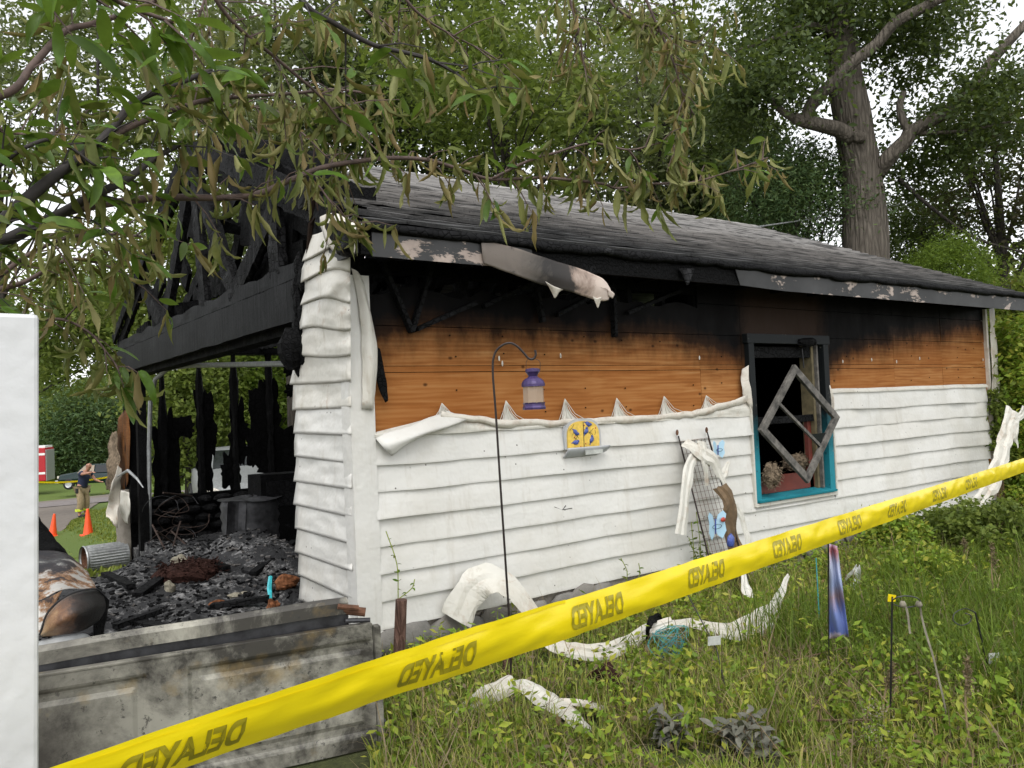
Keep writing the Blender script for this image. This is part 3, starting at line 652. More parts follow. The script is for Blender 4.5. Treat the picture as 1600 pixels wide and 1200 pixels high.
# east wall & south inner face
P(MB().box((L-.08, .05, -.2), (L-.005, W, 2.75)), 'end_wall', 'soot')
P(MB().add([(L-.01,-.02,2.7),(L-.01,W+.02,2.7),(L-.01,W/2,ZR-.05)], [(0,1,2)]), 'end_gable', 'char', solid=.02)
P(MB().box((L-.02, -.03, .2), (L+.03, .06, 2.75)), 'far_corner_post', 'vinyl_scorch')
sheet('far_corner_trim', [[wl(1545,480,.04), wl(1553,480,.05)], [wl(1549,560,.05), wl(1558,560,.05)], [wl(1552,640,.05), wl(1563,640,.06)]], 'vinyl_scorch', wr=.02)

# --- roof: deck, shingles, fascia, trusses
def edgeX(y): return -.04 + 1.95*max(0, (y+.385)/(W/2+.385)) + .10*nz(y*3, 1)     # burnt left edge of the remaining roof
def deck(u, v, dz=0):
    y = -.36+(W/2+.36)*v; x0 = edgeX(y)+.02; x = x0+(L+.24-x0)*u
    return (x, y, roofz(y)-.035-dz)
P(MB().grid(deck, 40, 16), 'roof_deck', 'char', solid=.025)
def deckN(u, v):
    y = W/2+(W/2+.3)*v; x0 = 3.0+.9*nz(y*1.3, 5)+.3*nz(y*5, 1); x = x0+(L+.24-x0)*u; return (x, y, roofz(y)-.03)
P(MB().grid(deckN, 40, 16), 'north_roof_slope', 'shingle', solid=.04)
SL = math.hypot(W/2+.40, ZR-2.83+.0); NCR = 31; expo = SL/NCR; cth = (W/2+.385)/SL; sth = math.sin(math.atan(YSL)); cth = math.cos(math.atan(YSL))
def tabverts(x, s, wv, seed):
    """one tab: x left, s distance up the slope from the eave"""
    near = max(0, 1-x/4.5)*max(0, 1-s/4.4)
    out = []
    for (du, ds, h) in ((0,0,.019),(.5,0,.019),(1,0,.019),(1,1.15,.002),(.5,1.15,.002),(0,1.15,.002)):
        xx = x+du*wv; ss = s+ds*expo
        ss += .035*nz(xx*.9, ss*.8)+near*.10*nz(xx*2.2, ss*2.4, 3)*(1 if ds == 0 else .85)
        hh = h+.008*nz(xx*4, ss*5, seed)+near*.030*max(0, nz(xx*3.0, ss*9, 2))*(1 if ds == 0 else 0)
        y = -.40+ss*cth; z = 2.81+ss*sth
        out.append((xx, y-hh*sth, z+hh*cth+.012))
    lo = [(p[0], p[1]+.004, p[2]-.014) for p in out[:3]]
    return out+lo, [(0,1,4,5),(1,2,3,4),(6,7,1,0),(7,8,2,1)]
tabs = []
for r_ in range(NCR):
    s = r_*expo; y = -.40+s*cth; x = edgeX(y)-random.uniform(0, .25) - .05
    x = max(x, -.10)
    while x < L+.24:
        wv = random.choice([.22,.26,.30,.33,.36]); wv = min(wv, L+.26-x)
        if wv > .04: tabs.append((x, s, wv, r_))
        x += wv+.003
tabs.sort(key=lambda t: math.hypot(t[0]+2.3, -.4+t[1]*cth+4.9))
for t in tabs[:290]:
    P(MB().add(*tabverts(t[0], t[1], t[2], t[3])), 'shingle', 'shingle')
mb = MB()
for t in tabs[290:]: mb.add(*tabverts(t[0], t[1], t[2], t[3]))
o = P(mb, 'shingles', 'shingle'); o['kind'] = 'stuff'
# ridge caps
x = 1.95
while x < L+.2:
    a = min(x+.24, L+.24)
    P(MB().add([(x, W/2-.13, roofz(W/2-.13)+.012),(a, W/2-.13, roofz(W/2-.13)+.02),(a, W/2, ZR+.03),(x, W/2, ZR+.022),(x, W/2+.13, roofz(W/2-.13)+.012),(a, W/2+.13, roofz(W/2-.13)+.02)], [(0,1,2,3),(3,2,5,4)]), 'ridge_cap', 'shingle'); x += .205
# fascia
FY = -.385
fz0, fz1 = 2.625, 2.80
P(MB().grid(lambda u, v: (-.12+(L+.36)*u, FY+.004*nz(u*30), fz0+(fz1-fz0)*v+.004*nz(u*22, v*2)), 80, 3), 'fascia_board', 'char', solid=.03)
P(MB().grid(lambda u, v: (-.05+1.23*u, FY-.024-.004*nz(u*9), fz0-.012+(.195)*v), 12, 2), 'fascia_cover', 'fascia', solid=.004)
a0 = on(1140, 420, 1, FY); 
P(MB().grid(lambda u, v: (a0.x+.10*(1-v)*(1-min(1, u*8))+(L+.25-a0.x)*u, FY-.022-.02*max(0, 1-u*10)*v-.003*nz(u*20), fz0-.018+.185*v+(.02*(1-min(1, u*8)))), 50, 3), 'fascia_cover', 'fascia', solid=.004)
P(MB().grid(lambda u, v: (a0.x-.02+1.6*u, FY-.030-.006*nz(u*12), fz0-.022+.170*v*(1-.25*u)+.01*nz(u*9, v)), 24, 3), 'fascia_cover', 'fascia_hang', solid=.004) if False else None
h = lambda px, py, o=0.: on(px, py, 1, FY-.04-o)
sheet('hanging_fascia_cover', [[h(752,374), h(753,393,.005), h(755,412)], [h(800,386,.02), h(799,408,.025), h(800,428,.02)], [h(850,402,.04), h(848,424,.045), h(850,446,.03)], [h(905,420,.06), h(902,439,.068), h(897,458,.05)], [h(936,432,.07), h(938,450,.078), h(934,470,.06)], [h(946,440,.075), h(951,455,.08), h(949,469,.065)], [h(949,444,.075), h(955,457,.08), h(951,465,.065)]], 'fascia_hang', wr=.005, nu=6, nv=6, smooth=True)
sheet('fascia_tip', [[h(852,440,.06), h(862,446,.09), h(880,452,.06)], [h(862,456,.06), h(868,458,.07), h(874,456,.06)], [h(866,464,.05), h(867,465,.05), h(869,464,.05)]], 'vinyl_scorch', wr=.006, nu=4, nv=4)
sheet('fascia_tip', [[h(925,462,.06), h(932,466,.07), h(940,464,.07)], [h(930,472,.06), h(934,474,.06), h(938,472,.06)], [h(933,480,.05), h(934,481,.05), h(935,480,.05)]], 'vinyl_scorch', wr=.005, nu=4, nv=4)
sheet('fascia_tip', [[h(938,448,.085), h(948,452,.09), h(950,462,.08)], [h(944,450,.085), h(955,457,.09), h(953,464,.08)], [h(948,452,.085), h(960,459,.09), h(957,466,.08)]], 'fascia_hang', wr=.008, nu=4, nv=4)
sheet('hanging_fascia_scrap', [[h(1060,418), h(1085,420)], [h(1066,430,.02), h(1082,430,.02)], [h(1073,446,.02), h(1076,446,.02)]], 'char_grey', wr=.01, nu=4, nv=4)
# sagging drip edge of melted shingle along the eave
def drip(u, v):
    x = -.12+(L+.36)*u; sg = .045*abs(nz(x*1.1, 2))+.012*nz(x*5, 7)+.02
    sg += .010*nz(x*17, 3); pts = [(FY+.03, 2.835), (FY-.045, 2.815), (FY-.06-.02*nz(x*3, 4), 2.80-sg*.8), (FY-.035-.02*nz(x*7, 1), 2.785-sg)]
    k = v*3; i = min(int(k), 2); q = k-i; return (x, pts[i][0]*(1-q)+pts[i+1][0]*q, pts[i][1]*(1-q)+pts[i+1][1]*q)
P(MB().grid(drip, 150, 3), 'drip_edge', 'char_grey', solid=.008, smooth=True)
# soffit rafters
for x in np.arange(.2, L, .6): P(MB().box((x, -.36, 2.66), (x+.04, .2, 2.78)), 'rafter_tail', 'char')
P(MB().box((L+.205, -.38, 2.66), (L+.235, -.34, 2.8)), 'rake_end', 'fascia')
P(MB().beam((L+.235, -.40, 2.745), (L+.235, W/2, ZR-.06), .03, .14), 'rake_board', 'fascia')
# trusses
def charbeam(a, b, wv, hv, name='truss_member', mat='char', up=(1,0,0), jag=.026):
    a, b = Vector(a), Vector(b); n = max(5, int((b-a).length/.06)); d = (b-a).normalized(); s1 = d.cross(Vector(up)).normalized(); s2 = s1.cross(d)
    mb = MB(); b0 = 0; m = 8; prof = [(-1,-1),(0,-1.05),(1,-1),(1.05,0),(1,1),(0,1.05),(-1,1),(-1.05,0)]
    sd = random.uniform(0, 50)
    for i in range(n+1):
        c = a.lerp(b, i/n)
        for k, (p, q) in enumerate(prof):
            j1 = 1+jag/max(hv, .07)*2*(nz(i*.9+sd, k*1.7)+.5*nz(i*2.7+sd, k*.9, 5)); mb.v.append(tuple(c+s1*p*hv/2*j1+s2*q*wv/2*j1))
    for i in range(n):
        for k in range(m): mb.f.append((i*m+k, i*m+(k+1) % m, (i+1)*m+(k+1) % m, (i+1)*m+k))
    mb.f += [tuple(range(m)), tuple(n*m+k for k in range(m))[::-1]]
    return P(mb, name, mat)
for ti, x in enumerate([.0, .62, 1.22, 1.85, 2.5, 3.1]):
    c0 = (x, -.15, roofz(-.15)-.10); pk = (x, W/2, ZR-.10); c1 = (x, W+.3, roofz(W+.3)-.12)
    if ti < 4:
        if ti == 0: charbeam((x, .15, roofz(.15)-.1), pk, .045, .20, mat='char_grey')
        else: charbeam(c0, pk, .04, .12)
    charbeam(pk, c1, .05, .16)
    charbeam((x, 0, 2.74), (x, W, 2.74), .04, .10)
    for (y0, y1, tt) in [(2.35, 1.3, .98), (2.35, W/2-.05, .97), (4.9, W/2+.05, .97), (4.9, 5.9, .98), (1.3, 1.35, .98)] + ([(3.3, 3.55, .98)] if ti == 0 else []):
        charbeam((x, y0, 2.76), (x, y1, (roofz(y1)-.15)*tt), .07, .19, mat='char' if ti else 'char_grey')
# charred rake board and remnants of gable boards
charbeam((-.06, W/2+.1, ZR-.02), (-.06, .5, roofz(.5)-.02), .04, .17, 'rake_board', 'char_grey')
charbeam((-.06, W/2-.1, ZR-.02), (-.06, W+.35, roofz(W+.35)), .04, .13, 'rake_board', 'char')
charbeam((.10, W/2-.2, ZR-.16), (.10, .4, roofz(.4)-.16), .04, .42, 'gable_board', 'char')
for (a, b) in [((.0, 2.9), (.7, 2.9)), ((.0, 2.2), (.8, 2.2)), ((.0, 1.4), (.6, 1.4)), ((0, 3.4), (.5, 3.4)), ((0, .6), (.5, .6))]:
    charbeam((a[0], a[1], roofz(a[1])-.02), (b[0], b[1], roofz(b[1])-.02), .22, .03, 'roof_deck_remnant', 'char', up=(0,0,1))
charbeam((.05, 4.6, 2.9), (1.9, 4.1, 3.2), .05, .14, 'fallen_rafter'); charbeam((.05, 3.2, 3.6), (1.9, 2.2, 2.9), .05, .1, 'fallen_rafter')
charbeam((.1, 5.9, 2.85), (.1, 4.9, 3.0), .05, .26, 'gable_board'); charbeam((.1, 1.2, 3.05), (.1, 2.2, 3.3), .04, .38, 'gable_board')
charbeam((.1, 1.0, 2.9), (.1, 2.9, 2.92), .04, .2, 'gable_board'); charbeam((.12, 4.5, 2.85), (.12, 5.6, 2.9), .04, .24, 'gable_board')
for (y0, z0, y1, z1, h_) in [(.6,3.3,1.6,3.65,.45),(1.7,3.75,2.6,4.05,.40),(2.5,4.0,3.3,4.25,.30),(5.6,3.45,6.4,3.1,.22),(4.5,3.2,5.0,3.7,.25),(3.9,3.6,4.4,3.9,.3),(1.2,2.95,1.5,3.6,.3),(.75,2.95,1.25,3.3,.42),(1.9,3.25,2.6,3.45,.34),(3.0,3.0,3.9,3.05,.24),(5.2,3.15,6.1,2.95,.30),(6.4,2.9,7.1,2.85,.20),(4.2,3.9,4.9,3.6,.22),(2.3,3.05,2.35,3.5,.12)]:
    charbeam((.16, y0, z0), (.16, y1, z1), .04, h_, 'gable_board', jag=.03)
for (y0, z0, y1, z1) in [(1.0,3.0,3.4,3.9),(4.4,3.9,5.9,2.9),(2.0,2.85,3.6,4.2),(1.5,3.4,2.9,3.0)]: charbeam((.4, y0, z0), (1.2, y1, z1), .07, .15, 'fallen_rafter')
# corner return box of the eave
P(MB().box((-.16, -.40, 2.62), (-.13, -.02, 2.84), .01), 'eave_return', 'fascia')

# --- window in the side wall
WF = bpy.data.objects.new('window', None); COL.objects.link(WF); WF.parent = G
def Wn(mb, name, mat, **k): return mb.build(name, M[mat], WF, **k)
fr = .075
Wn(MB().box((WX0-.04, -.045, WZ0-.02), (WX0+fr-.035, .05, WZ1)), 'frame_side', 'teal', bevel=.004)
Wn(MB().box((WX1-fr+.03, -.045, WZ0-.02), (WX1+.04, .05, WZ1)), 'frame_side', 'teal', bevel=.004)
Wn(MB().box((WX0-.06, -.050, WZ1), (WX1+.06, .05, WZ1+.09)), 'frame_head', 'teal', bevel=.004)
Wn(MB().grid(lambda u, v: (WX0-.02+(WX1-WX0+.04)*u, -.075+.22*v, WZ0-.005+.045*v+.004*nz(u*20, v*4)), 20, 4), 'sill', 'teal', solid=.02)
Wn(MB().box((WX0-.05, -.055, WZ0-.055), (WX1+.05, -.02, WZ0-.022)), 'sill_trim', 'vinyl_light', bevel=.004)
Wn(MB().box((WX0-.065, -.052, WZ0-.05), (WX0-.042, -.005, WZ1-.45)), 'side_trim', 'vinyl_light')
Wn(MB().box((WX1+.042, -.052, WZ0-.05), (WX1+.065, -.005, WZ1-.75)), 'side_trim', 'vinyl_light')
Wn(MB().box((WX0+fr, .06, WZ0+.04), (WX1-fr, .10, WZ0+.20)), 'inner_rail', 'red_frame')
Wn(MB().box((WX1-fr-.16, .06, WZ0+.04), (WX1-fr-.10, .10, 1.40)), 'inner_stile', 'red_frame')
Wn(MB().box((WX1-fr-.09, .02, WZ0+.03), (WX1-fr-.055, .16, WZ1)), 'jamb_liner', 'olive_wood')
Wn(MB().box((WX1-fr-.045, -.01, WZ0+.03), (WX1-fr-.02, .14, WZ1)), 'jamb_liner', 'weath')
Wn(MB().box((WX0+fr, .03, 1.40), (WX1-fr, .08, 1.47), .006), 'meeting_rail', 'char_grey')
Wn(MB().box((WX0+fr, .03, WZ1-.13), (WX1-fr, .09, WZ1-.02), .006), 'upper_rail', 'char_grey')
Wn(MB().box((WX0-.3, 1.6, .2), (WX1+4, 1.62, 2.7)), 'dark_inner_wall', 'soot')
mb = MB(); boulder(mb, wl(1262,535,.06), .10, (1.6,.4,.5), 4, 9, 6); Wn(mb, 'charred_lump', 'char')
Wn(MB().tube([wl(1253,545,.06), wl(1256,575,.09)], .006, 5), 'chain', 'iron_black')
def wool(name, c, r, sq, seed, parent=None):
    mb = MB(); boulder(mb, c, r, sq, seed, 22, 14)
    for i, v in enumerate(mb.v):
        q = Vector(v); q += (q-Vector(c))*(.35*nz(q.x*26, q.y*26, q.z*26)+.18*nz(q.x*60, q.y*60, q.z*60)); mb.v[i] = tuple(q)
    o = mb.build(name, M['insul'], parent); n = 700; u_ = RNG.normal(size=(n, 3)); u_ /= np.linalg.norm(u_, axis=1)[:, None]; C_ = np.array(tuple(c))+u_*r*np.array(sq)*(.85+.35*RNG.random(n))[:, None]
    return o, C_
_w1, _c1 = wool('insulation_clump', wl(1207,742,.06), .105, (1,.5,1.0), 5)
tag(_w1, 'ragged brown insulation clump on the left of the window sill', 'insulation', 'burnt insulation in the window')
_w2, _c2 = wool('insulation_clump', wl(1245,722,-.10), .13, (1.5,.4,.55), 9)
tag(_w2, 'flat brown insulation clump behind the hanging sash', 'insulation', 'burnt insulation in the window')
# hanging broken sash (diamond)
SH = root('broken_sash', wl(1262,756,.12), 'weathered grey wooden window sash hanging as a diamond in front of the window', 'window sash')
c4 = [wl(1241,577,.16), wl(1306,652,.16), wl(1261,748,.12), wl(1191,671,.12)]
for i in range(4):
    a, b = c4[i], c4[(i+1) % 4]; d = (b-a).normalized()*.03
    MB().beam(a-d, b+d if i % 2 else b-d, .07, .038, (0,1,0)).build('sash_rail' if i % 2 else 'sash_stile', M['weath'], SH, bevel=.004)
MB().beam(c4[0].lerp(c4[3], .55)+Vector((.0,0,0)), c4[1].lerp(c4[2], .50), .028, .025, (0,1,0)).build('muntin', M['weath'], SH)
MB().add([c4[1].lerp(c4[2], .25), c4[1].lerp(c4[2], .55), c4[1].lerp(c4[2], .5).lerp(c4[0].lerp(c4[3], .5), .28)], [(0,1,2)]).build('glass_shard', M['glass_dark'], SH, solid=.003)

# nail tabs left on the boards
for i, (px, py) in enumerate([(780,560),(785,568),(876,556),(1093,559),(1362,562),(1401,565),(1437,560),(1317,565),(1536,562)]):
    mb = MB(); boulder(mb, wl(px, py, .012), .012, (.7,.4,1.7), i, 6, 4); P(mb, 'torn_nail_tab', 'vinyl_light')

for x in [q for s_ in (.35,.76,1.17,1.58,1.99,2.4,2.81,3.22,3.63,5.6,6.1,6.9,7.3,8.0,8.4) for q in (s_,)]:
    for z in (1.62, 1.80, 2.05, 2.18):
        if random.random() < .6: P(MB().lathe((x+random.uniform(-.03,.03), .004, z+random.uniform(-.02,.02)), [(.001,-.001),(.006,0),(.006,.004)], 6, rot=Matrix.Rotation(math.pi/2, 3, 'X')), 'nail', 'char')
for kx, (pts) in enumerate([[(884,790),(876,800),(880,808)],[(876,797),(894,794)],[(878,797),(866,792)]]):
    P(MB().tube([wl(a, b, .035) for a, b in pts], .003, 4), 'siding_crack', 'char')
# ================================================================== TREES AND VEGETATION
def leafcloud(name, C, size, mat, parent, droop=.0, aspect=.45, up=.35, rng=RNG):
    """folded two-triangle leaves at the points C"""
    n = len(C); d = rng.normal(size=(n, 3)); d[:, 2] = d[:, 2]*.6-droop*2; d /= np.linalg.norm(d, axis=1)[:, None]
    nn = rng.normal(size=(n, 3)); nn[:, 2] += up*3; s = np.cross(d, nn); s /= np.linalg.norm(s, axis=1)[:, None]+1e-9; nn = np.cross(s, d)
    l = (size*(.6+.8*rng.random(n)))[:, None]; wv = l*aspect
    a = C; t = C+d*l; m = C+d*l*.45+nn*l*(-.08); L_ = m+s*wv*.5+nn*wv*.25; R_ = m-s*wv*.5+nn*wv*.25
    V = np.stack([a, L_, t, R_], 1).reshape(-1, 3); b = np.arange(n)[:, None]*4
    F = np.concatenate([b+[0, 2, 1], b+[0, 3, 2]], 1).reshape(-1, 3)
    return npmesh(name, V, F, mat, parent)
def clumps(center, rad, ncl, nl, cr, rng=RNG, flat=.75, shell=.45):
    u = rng.normal(size=(ncl, 3)); u /= np.linalg.norm(u, axis=1)[:, None]; q = (shell+(1-shell)*rng.random(ncl))[:, None]
    cc = np.array(center)+u*q*np.array(rad)
    k = rng.integers(0, ncl, nl); sz = (cr*(.5+rng.random(ncl)))[k][:, None]
    g_ = rng.normal(size=(nl, 3)); g_[:, 2] *= flat
    return cc[k]+g_*sz*.55, cc
def tree(name, base, h, crown_c, crown_r, label, mat, nl=12000, ls=.13, trunk=.14, ncl=70, cr=.8, bark='bark_dark', cat='tree', group='trees around the garage', droop=.2, limbs=9, shell=.45, lean=(0,0), bare=0, aspect=.5):
    T = root(name, base, label, cat, group)
    b = Vector(base); top = Vector((base[0]+lean[0], base[1]+lean[1], base[2]+h))
    C, cc = clumps(crown_c, crown_r, ncl, nl, cr, shell=shell)
    leafcloud('crown', C, ls, M[mat], T, droop, aspect)
    mb = MB(); pts = [b+Vector((0,0,-.3))]+[b.lerp(top, t)+Vector((.15*nz(t*3, base[0]), .15*nz(t*3, base[1]), 0)) for t in (.2,.4,.6,.8,1)]
    mb.tube(pts, [trunk*1.25, trunk, trunk*.85, trunk*.7, trunk*.5, trunk*.25], 8)
    mb.build('trunk', M[bark], T, smooth=True)
    mb = MB(); idx = RNG.choice(len(cc), min(limbs, len(cc)), replace=False)
    for i in idx:
        e = Vector(cc[i]); t = min(.95, max(.25, (e.z-b.z)/h*.65)); st = b.lerp(top, t); md = st.lerp(e, .5)+Vector((0,0,-.2))
        mb.tube(smoothline([st, md, e], 4), [trunk*.42*(1-k/9) for k in range(9)], 5)
        for q in range(2):
            e2 = e+Vector(RNG.normal(size=3))*cr*.8; mb.tube([md.lerp(e, .5), e2], [trunk*.13, trunk*.04], 4)
    mb.build('limbs', M[bark], T, smooth=True)
    return T
def tr(px, d, pytop, pybot, rpx, label, mat, **kw):
    """tree whose crown spans pytop..pybot at depth d; its base is on the ground"""
    c = at(px, (pytop+pybot)/2, d); rz = (pybot-pytop)/2*d/FPX; rx = rpx*d/FPX; z = gz(c.x, c.y); nm = kw.pop('name', 'tree'); bpx = kw.pop('bpx', None)
    bb = (c if bpx is None else at(bpx, 700, d)); z = gz(bb.x, bb.y)
    top = c.z+rz*.7
    return tree(nm, (bb.x, bb.y, z), max(1, top-z), tuple(c), (rx, rx*.8, rz), label, mat, **kw)
G1 = 'trees standing behind the garage'
tr(790, 17, -60, 330, 210, 'slim-trunked green tree behind the middle of the roof ridge', 'fol_mid', nl=12500, ls=.15, trunk=.13, ncl=110, cr=.7, group=G1)
tr(640, 21, -80, 330, 200, 'dense green tree behind the left part of the roof', 'fol_dark', nl=17000, ls=.19, trunk=.16, ncl=110, cr=.95, group=G1)
tr(1000, 20, 60, 400, 170, 'tree with yellowing leaves behind the roof, left of the thick trunk', 'fol_grey', nl=14000, ls=.18, trunk=.12, ncl=80, cr=.9, group=G1)
tr(1060, 24, -80, 300, 150, 'tall tree with yellow-green crown far behind the roof ridge', 'fol_yel', nl=5500, ls=.2, trunk=.15, ncl=50, cr=.9, group=G1)
tr(900, 26, -90, 200, 190, 'tall grey-green tree farthest behind the roof centre', 'fol_grey', nl=6500, ls=.2, trunk=.18, ncl=60, cr=.9, group=G1)
tr(440, 19, -60, 330, 170, 'leafy tree right behind the charred gable peak', 'fol_grey', nl=11500, ls=.16, trunk=.14, ncl=85, cr=.8, group=G1)
tr(300, 26, -80, 430, 190, 'pale green tree beyond the left slope of the gable', 'fol_mid', nl=11500, ls=.2, trunk=.13, ncl=90, cr=1.0, bpx=380, group=G1)
tr(90, 24, -60, 330, 150, 'grey-green tree top with sky gaps at the upper left', 'fol_grey', nl=7000, ls=.2, trunk=.12, ncl=55, cr=1.0, group=G1, bpx=10)
tr(120, 36, 400, 610, 120, 'low green tree over the far end of the driveway', 'fol_mid', bpx=15, nl=14000, ls=.24, trunk=.12, ncl=80, cr=1.0, group=G1)
tr(130, 78, 590, 752, 80, 'dark spreading pine behind the parked green vehicle', 'fol_conif', name='pine_tree', nl=16000, ls=.42, trunk=.3, ncl=110, cr=1.5, group=G1, aspect=.25)
tr(205, 80, 590, 750, 60, 'second dark pine right of the first behind the road', 'fol_dark', name='pine_tree', nl=9000, ls=.45, trunk=.3, ncl=60, cr=1.6, group=G1, aspect=.25)
tr(45, 82, 500, 690, 45, 'green tree over the roof of the fire engine', 'fol_bright', nl=7000, ls=.45, trunk=.3, ncl=40, cr=1.8, group=G1)
# seen through the burnt north wall
tr(290, 19, 500, 760, 75, 'leafy green tree seen through the leftmost gaps of the burnt far wall', 'fol_mid', nl=11000, ls=.13, trunk=.1, ncl=70, cr=.6, group=G1)
tr(400, 21, 490, 740, 95, 'yellow-green tree seen through the middle of the burnt far wall', 'fol_bright', nl=11000, ls=.14, trunk=.1, ncl=70, cr=.65, group=G1)
tr(480, 23, 470, 780, 80, 'green tree seen through the right gaps of the burnt far wall', 'fol_bright', nl=9000, ls=.15, trunk=.1, ncl=60, cr=.7, group=G1)
tr(250, 22, 330, 560, 110, 'green tree seen between the charred gable members', 'fol_mid', nl=11000, ls=.15, trunk=.07, ncl=80, cr=.7, group=G1)
tr(400, 24, 330, 560, 120, 'grey-green tree behind the charred gable webs', 'fol_grey', nl=11000, ls=.16, trunk=.07, ncl=80, cr=.8, group=G1)
# right side
tr(1240, 15, 220, 420, 120, 'blue-green conifer-like shrub behind the roof left of the thick trunk', 'fol_conif', name='evergreen_shrub', nl=22000, ls=.075, trunk=.1, ncl=110, cr=.45, group=G1, aspect=.35)
tr(1150, 19, 120, 420, 110, 'dark green tree between the yellowing tree and the thick trunk', 'fol_dark', nl=9000, ls=.15, trunk=.14, ncl=70, cr=.7, group=G1)
tr(1480, 13.2, 372, 520, 70, 'rounded bright green arborvitae just behind the roof at the right', 'fol_bright', name='evergreen_shrub', nl=26000, ls=.05, trunk=.08, ncl=120, cr=.25, group=G1, aspect=.3, shell=.7)
tr(1560, 17, 130, 420, 150, 'dark rusty-green tree with sky gaps at the right edge', 'fol_rust', nl=10500, ls=.11, trunk=.14, ncl=90, cr=.5, group=G1)
tr(1440, 19, 300, 460, 110, 'dark evergreen low behind the right end of the roof', 'fol_dark', nl=12000, ls=.13, trunk=.14, ncl=80, cr=.6, group=G1, aspect=.3)
tr(1600, 14, 400, 640, 50, 'leafy shrub behind the right end of the garage', 'fol_yel', name='shrub', nl=12000, ls=.09, trunk=.05, ncl=60, cr=.4, group=G1)
# thick-trunked tree
TB = at(1352, 380, 14.5); tz = gz(TB.x, TB.y)
BT = root('thick_trunked_tree', (TB.x, TB.y, tz), 'big old tree with thick grey furrowed trunk forking behind the right half of the roof', 'tree', G1)
pts = [Vector((TB.x+.25, TB.y, tz-.3)), at(1354, 420, 14.5), at(1350, 340, 14.5), at(1345, 260, 14.5), at(1334, 200, 14.5), at(1320, 120, 14.5), at(1312, 40, 14.5), at(1305, -60, 14.5), at(1300, -200, 14.5)]
mb = MB(); sp = smoothline(pts, 6); rr = [interp([(0,.42),(6,.37),(16,.32),(24,.33),(30,.28),(40,.22),(48,.17)], i) for i in range(len(sp))]
mb.tube(sp, rr, 26)
for i, v in enumerate(mb.v):
    q = Vector(v); an = i % 26; c = sp[min(i//26, len(sp)-1)]; d = (q-c); mb.v[i] = tuple(q+d*(.07*math.sin(an*2.9+q.z*1.2)+.10*nz(q.x*4, q.y*4, q.z*.9)))
mb.build('trunk', M['bark'], BT, smooth=True)
def limb(pl, rr, parent=BT, mat='bark'):
    p = smoothline([at(*q) for q in pl], 6); m = len(p)
    MB().tube(p, [.76*(rr[0]*(1-i/m)+rr[1]*i/m) for i in range(m)], 10).build('limb', M[mat], parent, smooth=True)
limb([(1330,215,14.3),(1308,202,14.2),(1285,196,14.0),(1258,190,13.9),(1240,184,13.9)], (.19,.12))
limb([(1258,190,13.9),(1268,165,13.8),(1295,135,13.6),(1330,100,13.5),(1370,68,13.4),(1400,35,13.3),(1450,8,13.2),(1500,-20,13)], (.14,.10))
limb([(1262,192,13.9),(1235,182,13.9),(1213,165,14),(1195,140,14.1),(1160,120,14.2),(1100,110,14.4)], (.10,.03))
limb([(1372,268,14.4),(1390,245,14.2),(1415,220,14.1),(1425,205,14.1),(1470,180,14),(1510,150,14),(1550,95,13.9),(1600,40,13.8),(1640,0,13.8)], (.19,.08))
limb([(1424,212,14.1),(1412,190,14.1),(1406,165,14.2),(1412,145,14.3)], (.10,.07))
limb([(1315,60,14.4),(1270,40,14.2),(1210,60,14),(1150,80,14)], (.10,.03))
limb([(1425,208,14.1),(1500,205,14),(1580,190,13.9)], (.05,.02))
limb([(1405,280,14.6),(1450,320,14.6),(1520,370,14.5),(1600,395,14.4)], (.05,.02), mat='bark_dark')
mb = MB(); boulder(mb, at(1343,214,14.13), .11, (1,1,1), 3, 10, 7); mb.build('knot', M['bark'], BT, smooth=True)
Cs = []
for (px, py, d, rx, rz, nl, ncl) in [(1190,110,14,130,110,8500,80),(1420,40,14.5,190,80,8000,80),(1540,160,14,110,100,4500,40),(1280,-10,14.5,140,70,7000,50),(1250,270,15.5,60,70,3500,20),(1440,260,15.5,90,50,2500,20)]:
    c = at(px, py, d); C, _ = clumps(tuple(c), (rx*d/FPX, 1.6, rz*d/FPX), ncl, nl, .5, shell=.2); Cs.append(C)
leafcloud('crown', np.concatenate(Cs), .105, M['fol_dark'], BT, .25, .5)
# far-off woodland closing the horizon
n = 60000; ang = RNG.uniform(-1.15, 1.2, n); dd = RNG.uniform(88, 112, n); hh = RNG.random(n)**1.2
base_d = FW[None, :2]/np.linalg.norm(FW[:2]); a0_ = math.atan2(FW[1], FW[0])
C = np.stack([CAMP[0]+dd*np.cos(a0_+ang), CAMP[1]+dd*np.sin(a0_+ang), -3.6+hh*(13+4.5*np.sin(ang*9)+2*np.sin(ang*31))], 1)
tag(leafcloud('distant_woodland', C, 1.25, M['fol_mid'], None, .2, .6), 'hazy green woodland far beyond the road', 'woodland', kind='stuff')
# vine-covered bush at the right end of the garage
def bush(name, c, r, label, mat, nl, ls, ncl=50, cr=.18, group=None, cat='shrub', shell=.4, aspect=.55, stems=6, droop=.1):
    T = root(name, (c[0], c[1], 0), label, cat, group); C, cc = clumps(c, r, ncl, nl, cr, shell=shell); C[:, 2] = np.maximum(C[:, 2], .02+RNG.random(len(C))*.05)
    leafcloud('foliage', C, ls, M[mat], T, droop, aspect); mb = MB()
    for i in range(min(stems, len(cc))): mb.tube([(c[0]+RNG.normal()*.04, c[1]+RNG.normal()*.04, -.02), tuple((Vector(cc[i])+Vector(c))/2), tuple(cc[i])], [.008,.006,.003], 4)
    mb.build('stems', M['brown_stalk'], T); return T
GB = 'bushes along the right side'
c = at(1600, 640, 10.6); bush('ivy_bush', (c.x+.1, c.y+.2, 1.35), (.55,.7,1.25), 'tall ivy bush hugging the far right corner of the garage', 'weed', 15000, .075, 90, .25, GB, stems=10)
